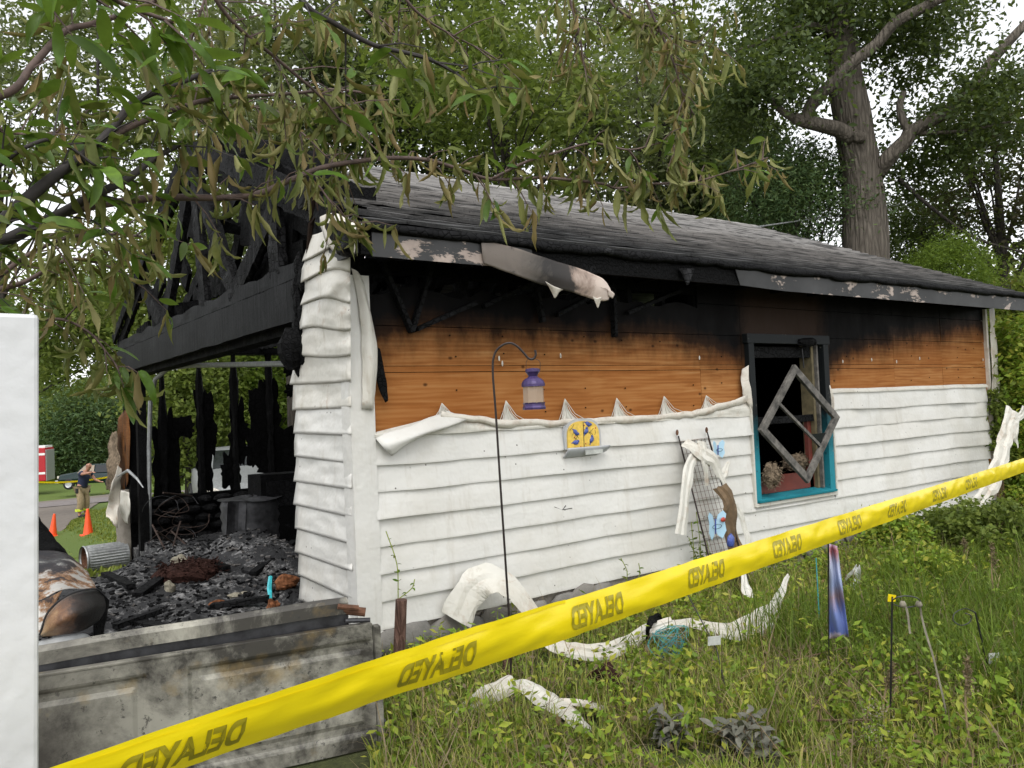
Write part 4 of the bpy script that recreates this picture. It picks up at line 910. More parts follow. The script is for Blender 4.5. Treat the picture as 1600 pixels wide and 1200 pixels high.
c = wl(1548, 650, .12); bush('climbing_ivy', (8.72, -.12, 1.1), (.12,.10,.75), 'ivy climbing the white corner of the siding at the right', 'fol_mid', 1500, .06, 24, .08, GB, cat='vine')
for (px, py, r, h, lb, mt) in [(1400,845,.40,.34,'low green shrub against the foundation below the tape at the right','weed'),(1480,830,.45,.36,'dense shrub by the foundation under the far end of the wall','fol_mid'),(1560,850,.6,.5,'wide dark shrub at the right edge below the tape','fol_mid'),(1590,780,.5,.55,'leafy bush at the right edge behind the hanging melted strip','weed'),(1440,900,.35,.26,'small light green bush in front of the foundation shrubs','weed')]:
    c = fl(px, py+25, 0); bush('foundation_shrub', (c.x, c.y, h*.55), (r, r*.8, h*.6), lb, mt, 5200, .055, 40, .14, GB)
# grass
def inside(n, fn):
    out = []
    while len(out) < n:
        px = RNG.uniform(560, 1640, 4*n); py = RNG.uniform(780, 1260, 4*n)
        break
    return out
def blades(name, n, reg, hmin, hmax, wv, mat, kindlab, dens=None, bend=.5):
    x = RNG.uniform(reg[0], reg[1], n*3); y = RNG.uniform(reg[2], reg[3], n*3)
    k = np.ones(len(x), bool) if dens is None else dens(x, y); x, y = x[k][:n], y[k][:n]; m = len(x)
    if name == 'lawn_grass': z = np.array([gz(a, b) for a, b in zip(x, y)])
    else: z = np.zeros(m)
    an = RNG.uniform(0, 2*np.pi, m); h = RNG.uniform(hmin, hmax, m)*(.7+.6*RNG.random(m)); cl = np.sin(x*3.1+1)*np.sin(y*3.7)*.25+1; h = h*cl
    b = RNG.random(m)*bend+.15; dx, dy = np.cos(an), np.sin(an); sx, sy = -dy, dx; ww = wv*(.6+.8*RNG.random(m))
    V = np.zeros((m, 7, 3))
    for i, (t, wf) in enumerate(((0, 1), (.4, .9), (.75, .6))):
        ox = b*h*t**1.8; zz = z+h*t*(1-.35*b*t)
        for s_, j in ((-1, 0), (1, 1)):
            V[:, i*2+j, 0] = x+dx*ox+s_*sx*ww*wf/2; V[:, i*2+j, 1] = y+dy*ox+s_*sy*ww*wf/2; V[:, i*2+j, 2] = zz
    V[:, 6, 0] = x+dx*b*h; V[:, 6, 1] = y+dy*b*h; V[:, 6, 2] = z+h*(1-.45*b)
    bb = np.arange(m)[:, None]*7; F = np.concatenate([bb+[0,1,3], bb+[0,3,2], bb+[2,3,5], bb+[2,5,4], bb+[4,5,6]], 1).reshape(-1, 3)
    return tag(npmesh(name, V.reshape(-1, 3), F, M[mat], None), kindlab, 'grass', kind='stuff')
EX = [tuple(fl(a, b)[:2])+(c,) for a, b, c in [(715,1118,.13),(750,1108,.14),(790,1098,.15),(830,1105,.17),(870,1125,.16),(910,1145,.12),(860,1035,.12),(910,1045,.12),(960,1040,.12),(1010,1020,.13),(1080,1005,.12),(1140,1010,.14),(1190,1000,.12),(1045,1190,.18),(1150,1195,.18),(1200,1210,.15),(1050,1040,.13),(945,1085,.10)]]
def gdens(x, y):                          # the garden in front of the long wall
    f = (x+2.33)*FW[0]+(y+4.93)*FW[1]; s = (x+2.33)*RT[0]+(y+4.93)*RT[1]; px = 800+FPX*s/np.maximum(f, .1)
    ex = np.zeros(len(x), bool)
    for (a, b, c) in EX: ex |= ((x-a)**2+(y-b)**2 < c*c)
    pn = np.sin(x*2.1+.7*np.sin(y*3.3))*np.sin(y*2.7+1.3*np.sin(x*1.9)); ex |= (pn < -.55) & (RNG.random(len(x)) < .6); ex &= RNG.random(len(x)) < .93
    return ~ex & (f > 3.0) & (px > 560) & (px < 1680) & ((x > -.35) | (y < -1.25)) & (RNG.random(len(x)) < np.clip(7.0/f**1.15, .2, 1)) & ~((np.abs(x-1.0) < .6) & (np.abs(y+.45) < .35) & (RNG.random(len(x)) < .6))
blades('garden_grass', 60000, (-1.6, 10.5, -4.5, -.05), .08, .20, .0065, 'grass', 'long unmown green and straw grass of the garden in front of the wall', gdens)
blades('tall_garden_grass', 8000, (1.9, 9, -4.5, -1.2), .24, .46, .007, 'fol_bright', 'taller pale grass in the right foreground', gdens, .8)
blades('lawn_grass', 26000, (-3, 4.5, 5.2, 44), .04, .09, .03, 'lawn', 'short mown lawn beside the driveway', lambda x, y: (x > np.interp(y, [5.0]+[q[1] for q in _e], [-1.9]+[q[0] for q in _e])))
n = 24000; x = RNG.uniform(-1.4, 9.5, n*3); y = RNG.uniform(-4.5, -.1, n*3); k = gdens(x, y); x, y = x[k][:n], y[k][:n]
z = RNG.random(len(x))**1.5*(.16+.10*np.sin(x*2.3)*np.sin(y*2.9))+.015
tag(leafcloud('garden_weeds', np.stack([x, y, z], 1), .042, M['weed'], None, -.1, .5), 'small leafy weeds and creepers covering the garden soil', 'ground cover', kind='stuff')
n = 9000; x = RNG.uniform(-.5, 7, n*2); y = RNG.uniform(-4.2, -.1, n*2); k = gdens(x, y); x, y = x[k][:n], y[k][:n]
tag(leafcloud('leaf_litter', np.stack([x, y, RNG.random(len(x))*.08+.01], 1), .05, M['leaf_dry'], None, .0, .5), 'scattered dead brown leaves among the grass', 'leaf litter', kind='stuff')
blades('dry_straw', 3400, (-1.4, 9, -4.4, -.15), .16, .42, .005, 'leaf_dry', 'dry straw stems bent through the green grass', gdens, 1.3)
# upright leafy weeds nobody could count
pts = []; sv = MB(); ns = 0
while ns < 340:
    x = random.uniform(-1.2, 9.0); y = random.uniform(-4.3, -.12)
    if not gdens(np.array([x]), np.array([y]))[0]: continue
    ns += 1; near_wall = y > -.8; hgt = random.uniform(.12, .30)*(1.35 if near_wall else 1); lx, ly = random.gauss(0, .05), random.gauss(0, .05)
    k_ = int(hgt*75)
    for q in range(k_):
        t = (q+.5)/k_; rr_ = .045*(1-.5*t); a = q*2.4; pts.append((x+lx*t+rr_*math.cos(a)*random.random(), y+ly*t+rr_*math.sin(a)*random.random(), hgt*t+.02))
    sv.tube([(x, y, 0), (x+lx, y+ly, hgt)], [.003, .0015], 3)
tag(leafcloud('leafy_weeds', np.array(pts), .055, M['weed'], None, .1, .42, .8), 'broad leafy weeds rising through the grass', 'weeds', kind='stuff')
tag(sv.build('weed_stems', M['weed'], None), 'thin stems of the leafy weeds', 'weeds', kind='stuff')
# dead stalks
def stalk(base, top, label, name='dead_stalk', rad=.004, seed=True, mat='straw', side=0, cat='plant'):
    T = root(name, tuple(base), label, cat, 'dead stalks in the garden'); b, t = Vector(base), Vector(top)
    p = smoothline([b, b.lerp(t, .5)+Vector((.02*nz(b.x*9), .02, 0)), t], 5)
    MB().tube(p, [rad*(1.2-i/len(p)*.7) for i in range(len(p))], 5).build('stem', M[mat], T)
    if seed:
        n = 260; u = RNG.random(n); C = np.array([tuple(t.lerp(b, q*.33)) for q in u])+RNG.normal(size=(n, 3))*np.array([.006,.006,.008])*(1+u[:, None])
        leafcloud('seed_head', C, .016, M['leaf_dry'], T, -.3, .6)
    for q in range(side):
        s = b.lerp(t, .35+.12*q); e = s+Vector((random.uniform(-.15,.15), random.uniform(-.1,.1), .10)); MB().tube([s, e], [rad*.6, rad*.3], 4).build('twig', M[mat], T)
    return T
for (bx, by, tx, ty, lb) in [(1562,960,1550,850,'thick brown seed spike standing by the right edge'),(1512,905,1506,843,'slim brown seed spike left of the thick one'),(1520,1190,1512,1030,'bare reddish seed stalk below the scroll hook'),(1380,1150,1395,1040,'dry stalk leaning beside the black garden pole')]:
    b = fl(bx, by); f_ = (b-Vector(CAMP)).dot(Vector(FW)); stalk(b, at(tx, ty, f_), lb, side=2, rad=.006)
for (bx, by, tx, ty, lb) in [(1480,1180,1395,1020,'long fallen straw stalk crossing to the tall black pole'),(1230,1110,1440,1050,'dead branch lying left to right in the grass'),(1290,1060,1440,1030,'grey twig lying across the middle of the garden'),(1180,1130,1400,1125,'straw stem lying flat in the lower garden'),(1480,1130,1430,1040,'twiggy dead stem slanting below the white rope'),(1180,1050,1330,1010,'thin brown twig lying near the flag foot')]:
    b = fl(bx, by, .06); t = fl(tx, ty, .16); stalk(b, t, lb, 'fallen_stalk', .006, False, 'brown_stalk', 3)
# grey-leaved sage plants, white flowering weed, leafy weeds
def template_leaf(L_, wd, curl=0, fold=.3, seg=5, twist=0, wave=0):
    mb = MB(); n = seg; row = []
    x = z = 0; ang = 0
    for i in range(n+1):
        t = i/n; hw = wd/2*math.sin(math.pi*min(1, t*.94+.06))**.8*(1-.25*t)
        if i: ang += curl/n; x += L_/n*math.cos(ang); z += L_/n*math.sin(ang)
        tw = twist*t; up = fold*hw; wv = wave*math.sin(t*9)*hw
        for s in (-1, 0, 1):
            yy = s*hw*math.cos(fold); zz = (abs(s)*hw*math.sin(fold))+ (wv*s)
            y2 = yy*math.cos(tw)-zz*math.sin(tw); z2 = yy*math.sin(tw)+zz*math.cos(tw)
            mb.v.append((x-math.sin(ang)*z2, y2, z+math.cos(ang)*z2))
    for i in range(n):
        for j in (0, 1): mb.f.append((i*3+j, (i+1)*3+j, (i+1)*3+j+1, i*3+j+1))
    return mb
def mleaf(name, mat, *a, **k):
    me = template_leaf(*a, **k).mesh(name); me.materials.append(M[mat]); me.shade_smooth(); return me
SAGE = [mleaf('leaf', 'sage', .062, .030, c, f) for c, f in ((-.5,.2),(-.9,.4),(.3,.2),(-1.6,.5))]
def frame(d, roll=0):
    d = Vector(d).normalized(); y = Vector((0,0,1)).cross(d)
    if y.length < 1e-3: y = Vector((0,1,0))
    y.normalize(); z = d.cross(y); y2 = y*math.cos(roll)+z*math.sin(roll); z2 = d.cross(y2)
    return Matrix((d, y2, z2)).transposed().to_4x4()
def putleaf(me, p, d, roll, sc, parent, name='leaf'):
    o = bpy.data.objects.new(name, me); COL.objects.link(o); o.parent = parent
    o.matrix_local = Matrix.Translation(Vector(p)-Vector(parent.location)) @ frame(d, roll) @ Matrix.Scale(sc, 4); return o
for (px, py, lb, nst) in [(1045,1175,'grey-leaved sage plant at the bottom edge left of centre garden',9),(1150,1180,'grey-leaved sage plant at the bottom edge right of the first',8),(1195,1200,'low grey-leaved sage plant touching the bottom edge farthest right',6)]:
    b = fl(px, py); T = root('sage_plant', tuple(b), lb, 'plant', 'grey sage plants in the foreground')
    for s in range(nst):
        e = b+Vector((random.uniform(-.13,.13), random.uniform(-.10,.10), random.uniform(.08,.20)))
        MB().tube([b, b.lerp(e, .6)+Vector((0,0,.02)), e], [.004,.003,.002], 4).build('stem', M['brown_stalk'], T)
        for q in range(12):
            a = q*2.4+s; p = b.lerp(e, .35+.65*q/11); putleaf(random.choice(SAGE), p, (math.cos(a), math.sin(a), random.uniform(-.2,.8)), random.uniform(-.5,.5), random.uniform(.8,1.35), T)
GL = [mleaf('leaf', 'leaf_green', .085, .052, c, f) for c, f in ((-.6,.3),(-1.1,.4),(.2,.3))]
def weedplant(b, top, n, lb, sc=.5, name='tall_weed', spread=1.0, grp='tall weeds near the wall'):
    T = root(name, tuple(b), lb, 'plant', grp); b, t = Vector(b), Vector(top)
    p = smoothline([b, b.lerp(t, .5)+Vector((.03, -.01, 0)), t], 4); MB().tube(p, [.0035]*len(p), 5).build('stem', M['weed'], T)
    for q in range(n):
        u = .2+.8*q/n; a = q*2.4; putleaf(random.choice(GL), p[int(u*(len(p)-1))], (math.cos(a)*spread, math.sin(a)*spread, .3), random.uniform(-.6,.6), sc*random.uniform(.6,1.1), T)
    return T
weedplant(wl(622,935,.12), wl(603,830,.10), 11, 'spindly green weed growing up from the broken post by the corner')
weedplant(wl(624,935,.12), wl(648,905,.12), 5, 'short green shoot right of the spindly weed on the broken post')
b = wl(990,930,.1); weedplant(wl(978,915,.1), wl(970,872,.12), 7, 'small weed above the tape left of the trellis'); weedplant(wl(990,915,.1), wl(998,880,.12), 6, 'small weed above the tape nearest the trellis')
bb_ = fl(1095,930); 
for i, (dx, top) in enumerate([(0,(1088,800)),(-14,(1080,815)),(10,(1098,828)),(20,(1104,845)),(-4,(1092,850)),(6,(1076,840)),(-10,(1100,870))]):
    weedplant(wl(1092+dx,930,.12), wl(top[0], top[1], .16), 18, ['tallest','left','right','far right','low middle','leaning left','low right'][i]+' stem of the green plant growing beside the wire trellis', .62, 'trellis_plant', 1.2, 'stems of the plant at the trellis')
b = fl(1370,1190); T = root('flowering_weed', tuple(b), 'weed with tiny whitish flowers at the bottom right of centre', 'plant')
C, cc = clumps((b.x, b.y, .13), (.11,.11,.13), 30, 900, .05); leafcloud('flowers', C[:420], .009, M['twine'], T, -.2, .8)['kind'] = 'stuff'; leafcloud('foliage', C[:500]+.01, .02, M['weed'], T, -.1, .4)

# ================================================================== OVERHANGING FOREGROUND TREE
trunkb = at(-620, 600, 1.9); OT = root('overhanging_tree', (trunkb.x, trunkb.y, 0), 'near tree reaching in from the left with fresh green and heat-wilted drooping leaves', 'tree')
MB().tube(smoothline([(trunkb.x, trunkb.y, -.2), (trunkb.x+.03, trunkb.y, 1.2), (trunkb.x+.05, trunkb.y+.05, 2.3), (trunkb.x+.1, trunkb.y+.1, 3.6)], 5), [.11-.004*i for i in range(16)], 12).build('trunk', M['twig_dark'], OT, smooth=True)
LG = [mleaf('leaf', 'leaf_green',   .105, .033, c, f, 6, t, w_) for c, f, t, w_ in ((-.5,.25,0,.1),(-1.0,.35,.4,.2),(.2,.3,-.3,.1),(-1.5,.6,.2,.3),(-.8,.15,.8,.2))]
LW = [mleaf('leaf', 'leaf_wilt', .125, .030, c, f, 6, t, w_) for c, f, t, w_ in ((-.5,.9,.8,.5),(.7,1.1,-1.2,.5),(-1.3,.8,1.8,.6),(1.6,1.0,.5,.5),(.2,.7,2.4,.7),(-.3,1.2,-.6,.4),(2.2,.9,1.2,.6))]
LPOS = []                                 # (dist, mesh, point, dir, roll, scale)
def branch(pl, r0, r1, kind='wilt', mat='twig', dens=60, tw=.16, start=.1, droop=1.0, sc=1.0, mix=0.0, sub=True):
    p = smoothline([at(*q) for q in pl], 7); m = len(p); seg = [(p[i+1]-p[i]).length for i in range(m-1)]; Lt = sum(seg)
    MB().tube(p, [r0+(r1-r0)*i/m for i in range(m)], 7).build('branch', M[mat], OT, smooth=True)
    def walk(t):
        d = t*Lt
        for i, s in enumerate(seg):
            if d <= s: return p[i].lerp(p[i+1], d/s), (p[i+1]-p[i]).normalized()
            d -= s
        return p[-1], (p[-1]-p[-2]).normalized()
    nt_ = max(2, int(Lt*dens*(.72 if kind == 'green' else .98)/6)) if sub else 0; mb = MB()
    def leafset(q, dr, n):
        for k in range(n):
            g_ = kind == 'green'
            if random.random() < mix: g_ = not g_
            a = random.uniform(0, 6.28); ln = random.uniform(.45, 1.12)*sc
            if g_: d = Vector((math.cos(a), math.sin(a), random.uniform(-.8,.35)))*.8+dr*.5
            else: d = Vector((math.cos(a)*.33, math.sin(a)*.33, -1.0*droop))
            pp = q+Vector((random.gauss(0,.006), random.gauss(0,.006), random.gauss(0,.004)))
            LPOS.append(((pp-Vector(CAMP)).length/(ln*(1.2 if g_ else .75)), random.choice(LG if g_ else LW), pp, d, random.uniform(-3.1,3.1) if not g_ else random.uniform(-.9,.9), ln))
    for i in range(nt_):
        t = start+(1-start)*(i+random.random())/nt_; q, dr = walk(t)
        a = random.uniform(0, 6.28); side = (dr.orthogonal().normalized()); side = Matrix.Rotation(a, 3, dr) @ side
        e = q+side*tw*random.uniform(.3,1)+dr*tw*.5+Vector((0,0,-.25*tw*random.random()))
        mb.tube([q, q.lerp(e, .5)+Vector((0,0,.01)), e], [.0028,.002,.0012], 4)
        for k in range(4): leafset(q.lerp(e, .25+.25*k), dr, 1)
        leafset(e, (e-q).normalized(), 2)
    if mb.v: mb.build('twigs', M[mat], OT)['kind'] = 'stuff'
    leafset(p[-1], (p[-1]-p[-2]).normalized(), 4)
# main dark limbs from the left
branch([(-260,470,1.85),(-60,400,1.75),(0,350,1.75),(40,312,1.75),(95,268,1.8),(140,236,1.85),(178,198,1.9),(212,158,1.95),(270,133,2.0),(330,110,2.1)], .017, .006, 'green', 'twig_dark', 150, .17, .2, mix=.3)
branch([(-280,480,1.9),(-60,410,1.85),(0,380,1.85),(50,355,1.85),(98,332,1.9),(140,308,1.9),(196,281,1.95),(240,248,2.0),(284,224,2.05)], .018, .006, 'green', 'twig_dark', 150, .17, .25, mix=.35)
branch([(172,214,1.9),(210,195,1.95),(245,182,2.0),(315,158,2.1),(395,150,2.25),(460,146,2.3),(525,140,2.4),(600,150,2.5)], .0085, .003, 'wilt', 'twig', 110, .15, .15, mix=.35)
branch([(98,332,1.9),(171,318,2.0),(252,309,2.1),(350,309,2.2),(402,303,2.25),(455,281,2.3),(504,262,2.35),(560,252,2.4),(614,247,2.5),(667,250,2.55),(716,264,2.6),(768,280,2.65),(852,278,2.7),(940,287,2.75),(964,294,2.8),(1027,287,2.8),(1080,285,2.85),(1140,268,2.9),(1200,246,2.95)], .0105, .0022, 'wilt', 'twig', 105, .11, .1, mix=.14)
branch([(768,280,2.65),(824,252,2.65),(870,238,2.7),(926,224,2.7),(985,234,2.7),(1045,222,2.75),(1060,250,2.75)], .005, .002, 'wilt', 'twig', 125, .10, .1, mix=.1)
branch([(-200,180,1.7),(0,150,1.8),(52,101,1.85),(101,49,1.9),(140,38,1.95),(189,23,2.0),(260,-5,2.0)], .010, .005, 'green', 'twig', 100, .16, .2, mix=.4)
branch([(-200,0,1.25),(40,-30,1.25),(140,-20,1.25),(200,10,1.3),(270,35,1.35)], .006, .003, 'green', 'twig', 120, .12, .4, mix=.05, sc=.9)
branch([(430,-60,1.9),(480,10,1.9),(520,35,1.95),(583,70,2.0),(653,87,2.05),(688,101,2.1),(716,118,2.1),(750,150,2.1)], .008, .003, 'wilt', 'twig_dark', 115, .16, .1, mix=.35)
branch([(600,-60,2.6),(635,0,2.6),(667,31,2.65),(709,56,2.7),(765,84,2.8)], .006, .002, 'wilt', 'twig', 130, .16, .1)
branch([(300,-60,2.0),(360,30,2.1),(430,90,2.2),(500,150,2.3),(540,200,2.35)], .006, .003, 'wilt', 'twig', 150, .2, .1, mix=.2)
branch([(330,-30,2.9),(300,60,2.9),(290,110,3.0),(300,170,3.0)], .005, .003, 'wilt', 'twig', 210, .22, .1)
branch([(880,-60,2.9),(891,0,2.9),(905,52,2.9),(912,98,2.9),(922,140,2.9)], .006, .002, 'wilt', 'twig', 170, .13, .1)
branch([(1000,-40,2.9),(1012,5,2.9),(1038,63,2.9),(1055,105,2.9),(1068,150,2.9),(1085,180,2.9)], .006, .002, 'wilt', 'twig', 210, .13, .1)
branch([(940,-40,3.0),(960,10,3.0),(1010,40,3.0),(1060,60,3.0),(1120,75,3.0)], .006, .002, 'wilt', 'twig', 190, .14, .1)
branch([(560,-60,2.7),(560,0,2.7),(600,40,2.8),(640,60,2.8)], .006, .002, 'wilt', 'twig', 200, .18, .1)
branch([(395,150,2.6),(440,180,2.6),(480,215,2.6),(505,240,2.6),(540,270,2.6)], .004, .002, 'wilt', 'twig', 170, .16, .1)
branch([(250,150,2.7),(320,160,2.7),(380,165,2.8),(440,175,2.8)], .004, .002, 'wilt', 'twig', 190, .15, .05)
branch([(0,430,2.1),(50,395,2.2),(110,370,2.2),(180,366,2.3),(240,372,2.3)], .007, .003, 'wilt', 'twig', 170, .18, .05, mix=.15)
branch([(-150,520,2.3),(-20,460,2.3),(40,440,2.4),(100,408,2.4),(150,410,2.5),(200,430,2.5)], .010, .003, 'wilt', 'twig', 170, .17, .2, mix=.2)
branch([(60,500,2.4),(100,500,2.4),(140,520,2.4),(170,555,2.4),(195,590,2.4)], .005, .002, 'wilt', 'twig', 150, .14, .1, mix=.3, sc=1.1)
branch([(-100,130,2.2),(0,200,2.2),(70,210,2.3),(130,190,2.4)], .006, .003, 'wilt', 'twig', 150, .18, .1, mix=.5)
branch([(-100,300,1.7),(-20,270,1.7),(40,230,1.7),(90,220,1.75),(150,260,1.8)], .006, .003, 'green', 'twig_dark', 170, .17, .1, mix=.2)
branch([(153,150,1.9),(153,80,1.9),(155,0,1.9),(157,-60,1.9)], .0035, .003, 'green', 'twig_dark', 60, .1, .1)
branch([(498,290,2.3),(520,320,2.3),(540,340,2.35),(560,350,2.35)], .003, .002, 'wilt', 'twig', 200, .13, .1)
LPOS.sort(key=lambda t: t[0])
for (_, me, p, d, ro, sc) in LPOS[:290]: putleaf(me, p, d, ro, sc, OT)
for key, nm in (('leaf_green', 'leaf_green_m'), ('leaf_wilt', 'leaf_wilt_m')):
    Vs, Fs, b0 = [], [], 0; cache = {}
    for (_, me, p, d, ro, sc) in LPOS[290:]:
        if me.materials[0] != M[key]: continue
        if me not in cache:
            a = np.empty(len(me.vertices)*3, np.float32); me.vertices.foreach_get('co', a); f = np.array([list(q.vertices) for q in me.polygons]); cache[me] = (a.reshape(-1, 3), f)
        a, f = cache[me]; R3 = np.array(frame(d, ro).to_3x3())*sc; Vs.append(a @ R3.T+np.array(p)); Fs.append(f+b0); b0 += len(a)
    if Vs: o = npmesh('foliage', np.concatenate(Vs), np.concatenate(Fs), M[nm], OT, True); o['kind'] = 'stuff'
print('foreground leaves', len(LPOS))
# ================================================================== DEBRIS AND THINGS IN THE GARAGE
def local(mb, name, mat, T, smooth=False, **k):
    o = mb.build(name, M[mat] if isinstance(mat, str) else mat, None, smooth, **k); o.parent = T; return o
HEAPS = [(fl(px, py, .1).x, fl(px, py, .1).y, s_, h_) for px, py, s_, h_ in ((385,880,.32,.26),(432,890,.28,.20),(440,940,.22,.12),(250,880,.30,.14),(330,905,.35,.06),(205,960,.25,.05),(300,985,.3,.05))]
def dh(x, y):
    e = min(1, max(0, (x+1.9)/.8))*min(1, max(0, (7.1-y)/.5))
    if x < .05:
        e2 = min(1, max(0, (5.6+x*.8-y)/.7)); e *= e2
        if e2 < .5: return gz(x, y)-.06+.1*e2+.02*nz(x*8, y*8)
    return .045+e*(.07+.10*max(0, nz(x*.9, y*.9, 4))+.05*nz(x*2.7, y*2.7)+.03*nz(x*8, y*8)+.016*nz(x*21, y*21)+.05*max(0, min(1, (x-.8)/1.5)))+sum(h_*math.exp(-((x-a)**2+(y-b)**2)/(2*s_*s_)) for a, b, s_, h_ in HEAPS)
def dfn(u, v):
    x = -2.6+6.4*u; y = -.75+7.9*v; 
    if y < .1 and x > -.1: x = -.1
    return (x, y, dh(x, y))
tag(MB().grid(dfn, 170, 200).build('burnt_debris', M['debris'], smooth=True), 'layer of black char and pale ash covering the garage floor and its doorstep', 'debris', kind='stuff')
mb = MB(); mb2 = MB()
for i in range(11000):
    x = random.uniform(-2.2, 3.2); y = random.uniform(-.6, 6.9)
    if (y < .25 and x > -.1) or (x < .05 and y > 5.2+x*.8): continue
    z = dh(x, y); s = random.choice([.005,.007,.009,.012,.016]); a = random.uniform(0, 3.14); e = random.uniform(1, 4) if random.random() < .4 else 1.4
    aw = math.exp(-(((x-1.15)/.8)**2+((y-3.2-.4*(x-1.15))/1.5)**2)); m_ = mb if random.random() > .06+.75*aw else mb2; R3 = Matrix.Rotation(a, 3, 'Z') @ Matrix.Rotation(random.uniform(-.7,.7), 3, 'X') @ Matrix.Rotation(random.uniform(-.4,.4), 3, 'Y')
    vs = [R3 @ Vector((sx*s*e*random.uniform(.6,1), sy*s*random.uniform(.5,1), sz*s*random.uniform(.25,.7)))+Vector((x, y, z+s*.2)) for sx, sy, sz in ((-1,-1,-1),(1,-1,-1),(1,1,-1),(-1,1,-1),(-1,-1,1),(1,-1,1),(1,1,1),(-1,1,1))]
    m_.add(vs, [(0,3,2,1),(4,5,6,7),(0,1,5,4),(1,2,6,5),(2,3,7,6),(3,0,4,7)])
tag(mb.build('charred_rubble', M['char_grey']), 'small charred chunks strewn over the garage floor', 'rubble', kind='stuff')
tag(mb2.build('ash_rubble', M['ash']), 'grey ash lumps strewn over the garage floor', 'rubble', kind='stuff')
def one(mb, name, mat, label, cat, group=None, **k):
    return tag(mb.build(name, M[mat] if isinstance(mat, str) else mat, None, **k), label, cat, group)
def dpt(px, py, h=.0):
    p = fl(px, py, .12); return Vector((p.x, p.y, dh(p.x, p.y)+h))
for (a, b, lb) in [((215,975),(292,1002),'charred plank lying in the debris near the folded garage door'),((165,905),(205,925),'short charred timber by the far left jamb'),((215,935),(255,915),'thin grey stick lying left in the debris'),((300,890),(355,905),'charred board between the brown heap and the drum'),((395,905),(462,880),'charred board end by the inner right wall'),((330,955),(420,950),'flat charred board in the middle of the floor'),((180,985),(250,965),'dark board end beside the burnt car bumper'),((205,880),(300,905),'long charred timber across the back of the debris')]:
    p, q = dpt(*a, .03), dpt(*b, .05); n = 8; mb = MB(); mb.beam(p, q, random.uniform(.05,.10), .04)
    one(mb, 'charred_plank', 'char_grey', lb, 'plank', 'charred planks in the debris')
def lump(px, py, r, sq, mat, name, label, cat, seed, h=.0, rough=0, group='lumps in the debris'):
    mb = MB(); c = dpt(px, py, h); boulder(mb, c, r, sq, seed, 14, 10)
    if rough:
        for i, v in enumerate(mb.v):
            q = Vector(v); q += (q-c)*(rough*nz(q.x*18, q.y*18, q.z*18)); mb.v[i] = tuple(q)
    return one(mb, name, mat, label, cat, group)
M['copper'] = simple('scorched_orange_scrap', (.16,.065,.03), .8, 0, .7, 30, .1, .6)
M['red_brown'] = simple('burnt_brown_fibre', (.030,.014,.011), .95, 0, .6, 60, .1, .9)
lump(295,908,.27,(1.2,1,.5),'red_brown','burnt_heap','rounded reddish brown burnt heap in the middle of the floor','debris heap',3,.0,.14)
pass
pass
pass
pass
_c = dpt(295,908,.02); _n = 1500; _u = RNG.normal(size=(_n, 3)); _u /= np.linalg.norm(_u, axis=1)[:, None]; _C = np.array(_c)+_u*np.array((.31,.26,.13))*(.8+.35*RNG.random(_n))[:, None]; leafcloud('matted_fibres', _C[_C[:, 2] > _c.z-.02], .05, M['red_brown'], bpy.data.objects['burnt_heap'], 0, .3)['kind'] = 'stuff'
lump(282,892,.07,(1.2,.8,.7),'twine','pale_scrap','pale crumpled scrap above the reddish brown heap','scrap',15,.05,.5)
lump(265,925,.06,(.8,.8,1),'twine','pale_scrap','small pale scrap left of the reddish brown heap','scrap',16,.02,.5)
lump(340,945,.06,(1.2,.8,.7),'copper','pale_scrap','small tan scrap in the middle of the debris','scrap',17,.01,.5)
lump(375,938,.07,(1.4,.8,.4),'twine','pale_scrap','flat pale scrap near the right of the debris','scrap',18,.0,.5)
lump(237,1000,.05,(1.2,.8,.8),'grey_plastic','pale_scrap','small grey scrap at the lower edge of the debris','scrap',19,.0,.4)
lump(448,940,.085,(1.1,.8,.8),'copper','scorched_scrap','orange scorched scrap at the foot of the corner siding','scrap',20,.02,.35)
lump(428,958,.08,(.7,.7,1.1),'copper','scorched_scrap','tan scorched scrap left of the orange one','scrap',21,.02,.6)
one(MB().tube([dpt(424,940,.07), dpt(422,945,.06), dpt(424,952,.01)], [.018,.022,.01], 6), 'cyan_scrap', 'cyan', 'small cyan plastic scrap beside the orange scraps', 'scrap')
# burnt tub, cabinet, wires
M['rust_dark'] = simple('dark_burnt_rust', (.035,.02,.014), .8, .1, .5)
c = fl(397, 868, .1); DR = root('burnt_drum', (c.x+.1, c.y+.3, .1), 'burnt dull metal drum with a crumpled lid inside the garage', 'drum')
def drum(u, v):
    an = u*2*math.pi; r = .36+.012*math.sin(v*30)+.02*nz(u*4, v*3); z = .62*v; return (c.x+.1+r*math.cos(an), c.y+.3+r*.8*math.sin(an), .1+z)
MB().grid(drum, 32, 10).build('side', M['steel_burnt'], DR, smooth=True)
MB().grid(lambda u, v: (c.x+.1+.40*v*math.cos(u*6.283), c.y+.3+.34*v*math.sin(u*6.283), .73+.04*nz(u*6, v*4)+.03*(1-v)), 24, 5).build('lid', M['steel_burnt'], DR)
c2 = fl(365, 872, .1); one(MB().grid(lambda u, v: (c2.x-.10+.22*u+.05*v, c2.y+.05*math.sin(u*3), .08+.66*v+.02*nz(u*5, v*5)), 6, 8), 'bent_metal_sheet', M['steel_burnt'], 'pale upright bent metal sheet leaning left of the drum', 'metal sheet', solid=.006)
c3 = fl(452, 865, .1); CB = root('burnt_cabinet', (c3.x, c3.y+.4, .1), 'dark burnt cabinet behind the corner siding', 'cabinet')
MB().box((c3.x-.2, c3.y+.3, .1), (c3.x+.5, c3.y+.8, 1.0), .01).build('body', M['char'], CB); MB().box((c3.x-.14, c3.y+.28, .62), (c3.x+.4, c3.y+.297, .92)).build('drawer_front', M['char_grey'], CB)
